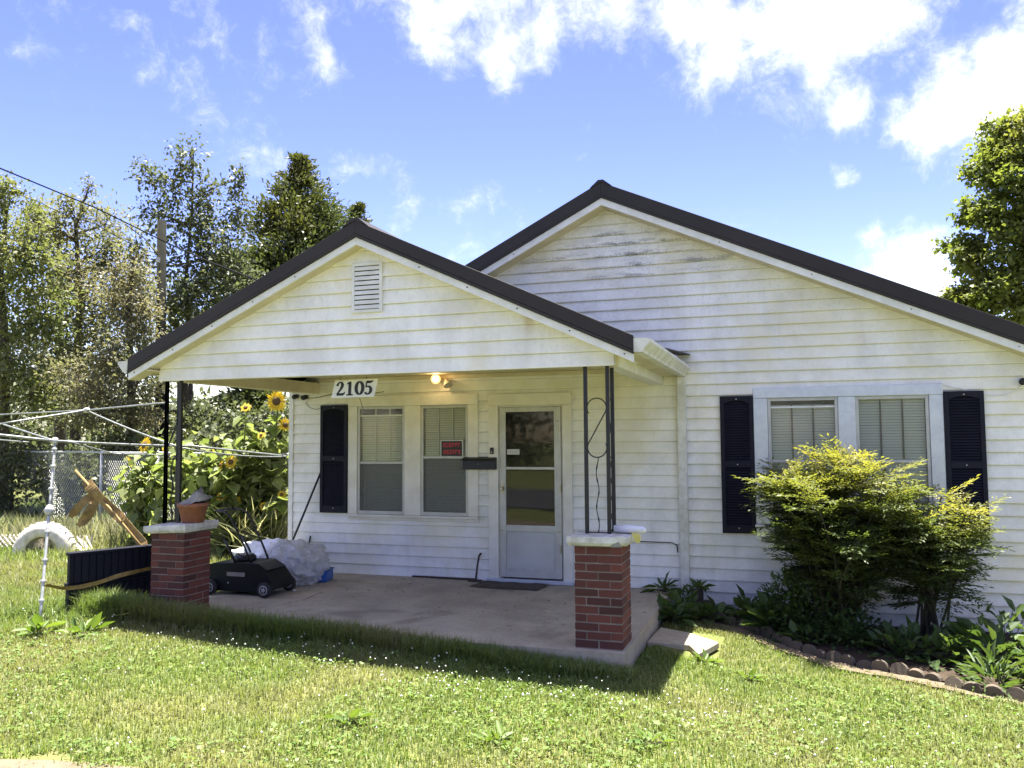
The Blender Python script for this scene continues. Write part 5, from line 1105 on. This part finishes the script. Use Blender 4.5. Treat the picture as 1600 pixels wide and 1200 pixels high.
for (x, y, r, n, s, hz, a, lab) in [(1.20, -.66, .54, 1900, .060, .66, .5, 'dense dark green shrub under the large nandina'), (1.62, -.98, .36, 700, .060, .36, .5, 'low dark foliage before the large nandina canes'), (.86, -.72, .22, 40, .17, .28, .62, 'broad-leaved plant with one sunlit leaf by the edging'), (.62, -.36, .16, 30, .14, .22, .45, 'ferny plant against the wall left of the shrubs'), (2.02, -1.30, .30, 120, .11, .28, .5, 'bright leafy plant between the two nandinas'), (2.36, -1.42, .28, 90, .12, .26, .5, 'leafy plant before the smaller nandina'), (2.75, -1.30, .36, 110, .14, .36, .55, 'sunlit broad leaves at the right end of the bed'), (3.0, -.72, .30, 46, .13, .50, .55, 'tall broad-leaved plant against the wall at the right edge'), (3.1, -1.75, .36, 150, .12, .30, .4, 'bright plant behind the edging at the right edge'), (1.20, -1.10, .20, 50, .10, .16, .6, 'small weeds behind the left edging blocks'), (2.65, -2.0, .26, 120, .14, .24, .16, 'grassy clump by the right edging blocks'),
        (-.02, -.50, .15, 34, .12, .26, .40, 'dark leafy weed at the porch slab end by the downspout'), (-.06, -.95, .16, 70, .12, .26, .5, 'green weed growing along the porch slab side'), (-.28, -.16, .10, 24, .13, .16, .3, 'small spiky weed on the porch corner by the downspout'), (.10, -.20, .10, 16, .11, .05, .5, 'small sprig growing on top of the stump'), (.30, -.62, .16, 50, .12, .14, .7, 'round-leaved weed by the stump'), (.02, -.78, .14, 40, .10, .14, .7, 'pale-leaved weed between slab and stump')]:
    z = g1(x, y)-.02 if (x, y) != (.10, -.20) else .05
    if (x, y) == (-.28, -.16): z = 0.
    leafy('bed_plant', lab, BG, (x, y, z), r, n, s, asp=a, hz=hz)

# ------------------------------------------------------------------ grass and weeds
def blades(name, label, X, Yy, H, Wd, mat, lean=.45):
    n = len(X); Z = gh(X, Yy)-.035; P = np.stack([X, Yy, Z], -1); az = RNG.uniform(0, 2*np.pi, n); D = np.stack([np.cos(az), np.sin(az), np.zeros(n)], -1); S = np.stack([-np.sin(az), np.cos(az), np.zeros(n)], -1); ln = np.abs(RNG.normal(0, lean, n))+.1
    up = np.array([0, 0, 1.]); H = H[:, None]; ln = ln[:, None]; Wd = Wd[:, None]
    a = P; b = P+up*H*.62+D*H*ln*.35; c = P+up*H*(1-.25*np.minimum(ln, 1.5))+D*H*ln
    V = np.stack([a-S*Wd*.5, a+S*Wd*.5, b-S*Wd*.42, b+S*Wd*.42, c], 1).reshape(-1, 3); i = np.arange(n)[:, None]*5
    F = np.concatenate([i+0, i+1, i+3, i+2, i+2, i+3, i+4], 1).reshape(-1); sz = np.tile([4, 3], n)
    o = link(name, np_mesh(name, V, F, sz), mat); tag(o, label, 'grass', kind='stuff'); return o
def vis(X, Yy, pad=260):
    d = np.stack([X-CAM.x, Yy-CAM.y, gh(X, Yy)-CAM.z], -1); t = d@np.array(FW); u = 800+FPX*(d@np.array(RT))/np.maximum(t, .1); v = 600-FPX*(d@np.array(UP))/np.maximum(t, .1)
    return (t > 1)&(u > -pad)&(u < 1600+pad)&(v < 1200+pad*.7)
edx, edy = ed[:, 0], ed[:, 1]
def lawn_ok(X, Yy, rs):
    bed = (X > .1)&(Yy > np.interp(X, edx, edy)-.12); pth = (X > .1)&(Yy > np.interp(X, edx, edy)-.18-.06*np.sin(X*1.6)+.06*np.sin(X*23)*np.sin(X*9)); slabm = (X > -5.24)&(X < -.19)&(Yy > -2.965)
    padm = (X > -.2)&(X < .45)&(Yy > -2.1+.3*np.abs(X-.25))&(Yy < -1.2)
    sand = Yy < np.interp(X, [-9, -5, -3, -2, -1.2, -.6, 7], [-7.35, -6.6, -6.1, -5.9, -5.86, -6.2, -6.0])+.16*np.sin(X*7)*np.sin(X*3.1+1)
    tyre = False
    keep = ~bed & ~slabm & ~padm & ~(X > XL)*(Yy < .02) if False else (~bed & ~slabm & ~padm)
    keep &= ~((X > XL)&(X < XR)&(Yy > -.02)); keep &= ~(pth & (rs > .10)); keep &= ~(sand & (rs > .05)); return keep
def field(n, x0, x1, y0, y1):
    X = RNG.uniform(x0, x1, n); Yy = RNG.uniform(y0, y1, n); k = vis(X, Yy)&lawn_ok(X, Yy, RNG.random(n)); return X[k], Yy[k]
def patch(X, Yy, s, ph): return .5+.5*np.sin(X*s+ph+1.7*np.sin(Yy*s*.7))*np.cos(Yy*s*1.2+ph*2+np.sin(X*s*.9))
X, Yy = field(330000, -8.5, 5.5, -7.2, -.6)
tall = np.exp(-((Yy+3.12)/.22)**2)*(X > -5.4)*np.interp(X, [-5.2, -4.6, -3, -1.5, -.6], [1., 1., .75, .5, .28])*(X < -.1)+(X < -5.0)*np.interp(Yy, [-4.2, -3.3], [0, .9])
H = (.026+.026*RNG.random(len(X))+.022*patch(X, Yy, 2.3, .4)*RNG.random(len(X)))*(1+2.9*tall*RNG.random(len(X)))
X2, Y2 = field(26000, -5.6, -.1, -3.22, -2.94); k2 = RNG.random(len(X2)) < np.interp(X2, [-5.4, -3, -1.2, -.3], [1, .95, .9, .7]); X2, Y2 = X2[k2], Y2[k2]; H2 = (.06+.15*RNG.random(len(X2)))*np.interp(X2, [-5.4, -4, -2.5, -1, -.2], [1.5, 1.35, 1.05, .85, .6])
X3, Y3 = field(60000, -8.5, 5.5, -7., -3.); k3 = patch(X3, Y3, 5.1, .9)*patch(X3, Y3, 2.9, 2.2) > .52; X3, Y3 = X3[k3], Y3[k3]
X = np.concatenate([X, X2, X3]); Yy = np.concatenate([Yy, Y2, Y3]); H = np.concatenate([H, H2, .055+.04*RNG.random(len(X3))])
blades('lawn_grass', 'sunlit lawn grass before the porch', X, Yy, H, .0045+.004*RNG.random(len(X)), 'grass', .6)
X, Yy = field(120000, -19, -5.2, -2.6, 9)
blades('yard_grass', 'unmown grass in the left side yard', X, Yy, .07+.16*RNG.random(len(X))*(.4+patch(X, Yy, 1.1, 2.)), .008+.007*RNG.random(len(X)), 'grass', .5)
# broad-leaved weeds and clover among the grass
X, Yy = field(9000, -7, 5, -6.6, -2.4); k = patch(X, Yy, 1.5, 1.1) > .45; X, Yy = X[k], Yy[k]; n = len(X); lv = Leaves()
for j in range(3):
    P = np.stack([X+RNG.normal(0, .018, n), Yy+RNG.normal(0, .018, n), gh(X, Yy)-.01+.025*RNG.random(n)], -1); az = RNG.uniform(0, 6.28, n); ln = RNG.uniform(.014, .034, n)*np.where(RNG.random(n) < .025, 1.9, 1); V, l, s = kites(P, np.stack([np.cos(az), np.sin(az), RNG.uniform(0, .5, n)], -1), rand_dirs(n)*.3+np.array([0, 0, 1.]), ln, ln*.8); lv.add(V, l, s)
tag(lv.build('lawn_clover', 'weed'), 'clover and broad-leaved weeds growing through the lawn', 'clover', kind='stuff')
X, Yy = field(2600, -6.5, 4, -6.2, -2.9); k = RNG.random(len(X)) < .10+.75*np.exp(-((Yy+3.75)/.38)**2)*np.exp(-((X+1.6)/2.6)**2); X, Yy = X[k], Yy[k]; fl = []; fr_ = []; r_ = .0085
oc = np.array([(1, 0, 0), (0, 1, 0), (-1, 0, 0), (0, -1, 0), (0, 0, .9), (0, 0, -.7)]); of = np.array([(0, 1, 4), (1, 2, 4), (2, 3, 4), (3, 0, 4), (1, 0, 5), (2, 1, 5), (3, 2, 5), (0, 3, 5)])
C = np.stack([X, Yy, gh(X, Yy)-.02+RNG.uniform(.05, .085, len(X))], -1); rr = RNG.uniform(.006, .011, len(X)); V = (C[:, None, :]+oc[None]*rr[:, None, None]).reshape(-1, 3); F = (of[None]+6*np.arange(len(X))[:, None, None]).reshape(-1)
tag(link('clover_flowers', np_mesh('clover_flowers', V, F, np.full(8*len(X), 3)), 'clover_white'), 'scattered white clover flowers in the lawn before the porch', 'flowers', kind='stuff')
def rosette(lab, x, y, r, n, mat='weed', asp=.4): leafy('lawn_weed', lab, 'weeds in the lawn', (x, y, g1(x, y)-.03), r, n, r*.9, mat, asp, .5, 'weed', r*.6)
for u, v, r, n, lab in [(130, 1000, .14, 26, 'pale bushy weed in the grass left of the shadow'), (210, 975, .13, 22, 'low weed before the navy panels'), (60, 1000, .15, 26, 'leafy weed by the foot of the frame leg'), (545, 1130, .10, 18, 'flat rosette weed in the front lawn right of the picture watermark'), (780, 1150, .09, 16, 'flat rosette weed at the bottom centre of the lawn'), (1015, 1160, .09, 16, 'dandelion rosette in the sunlit lawn below the right pier'), (430, 985, .10, 18, 'broad weed in the shaded grass before the slab'), (300, 965, .11, 18, 'broad weed in the shade beside the left pier'), (1100, 1020, .09, 26, 'bright weed beside the sunlit slab tip'), (1170, 1040, .07, 18, 'small bright weed on the dirt path edge')]:
    q = pZ(u, v, -.05 if u < 1000 else -.13); rosette(lab if 'watermark' not in lab else 'flat rosette weed in the left half of the front lawn', q.x, q.y, r, n)

# street trees across the road, seen only mirrored in the glass
tm = None
for i, (x, y, s) in enumerate([(-16, -36, 1.), (-9, -38, 1.15), (-2, -36, .95), (5, -38, 1.2), (12, -36, 1.), (19, -38, 1.1)]):
    lv_c = [((x+random.uniform(-2.4, 2.4), y+random.uniform(-1, 1), (.9+.9*k_)*s), (2.6*s, 1.6*s, 1.0*s), 600) for k_ in range(5)]
    tree('street_tree', 'broad green tree across the road, %s from the left' % words_[i], 'trees across the road', (x, y, -.1), [(x, y, 3*s), (x, y, 6*s)], lv_c, 'leaf_dark', .45, r0=.3, sub=18, spread=.42)
# dead leaves and crumbs blown over the slab and the bed
n = 420; X = np.concatenate([RNG.uniform(-5.1, -.3, 190), RNG.uniform(-3.4, -1.4, 90), RNG.uniform(.2, 3.2, 140)]); Yy = np.concatenate([RNG.uniform(-2.85, -.1, 190)**1, -np.abs(RNG.normal(0, .35, 90))-.08, RNG.uniform(-1.9, -.3, 140)])
Zz = np.where(X < 0, .008, gh(X, Yy)+.012); az = RNG.uniform(0, 6.28, n); ln = RNG.uniform(.012, .04, n); lv = Leaves(); V, l, s_ = kites(np.stack([X, Yy, Zz], -1), np.stack([np.cos(az), np.sin(az), RNG.uniform(-.05, .15, n)], -1), np.tile([0, 0, 1.], (n, 1)), ln, ln*.55); lv.add(V, l, s_)
tag(lv.build('leaf_litter', 'dead_leaf'), 'dead leaves and crumbs scattered over the porch slab and bed', 'litter', kind='stuff')
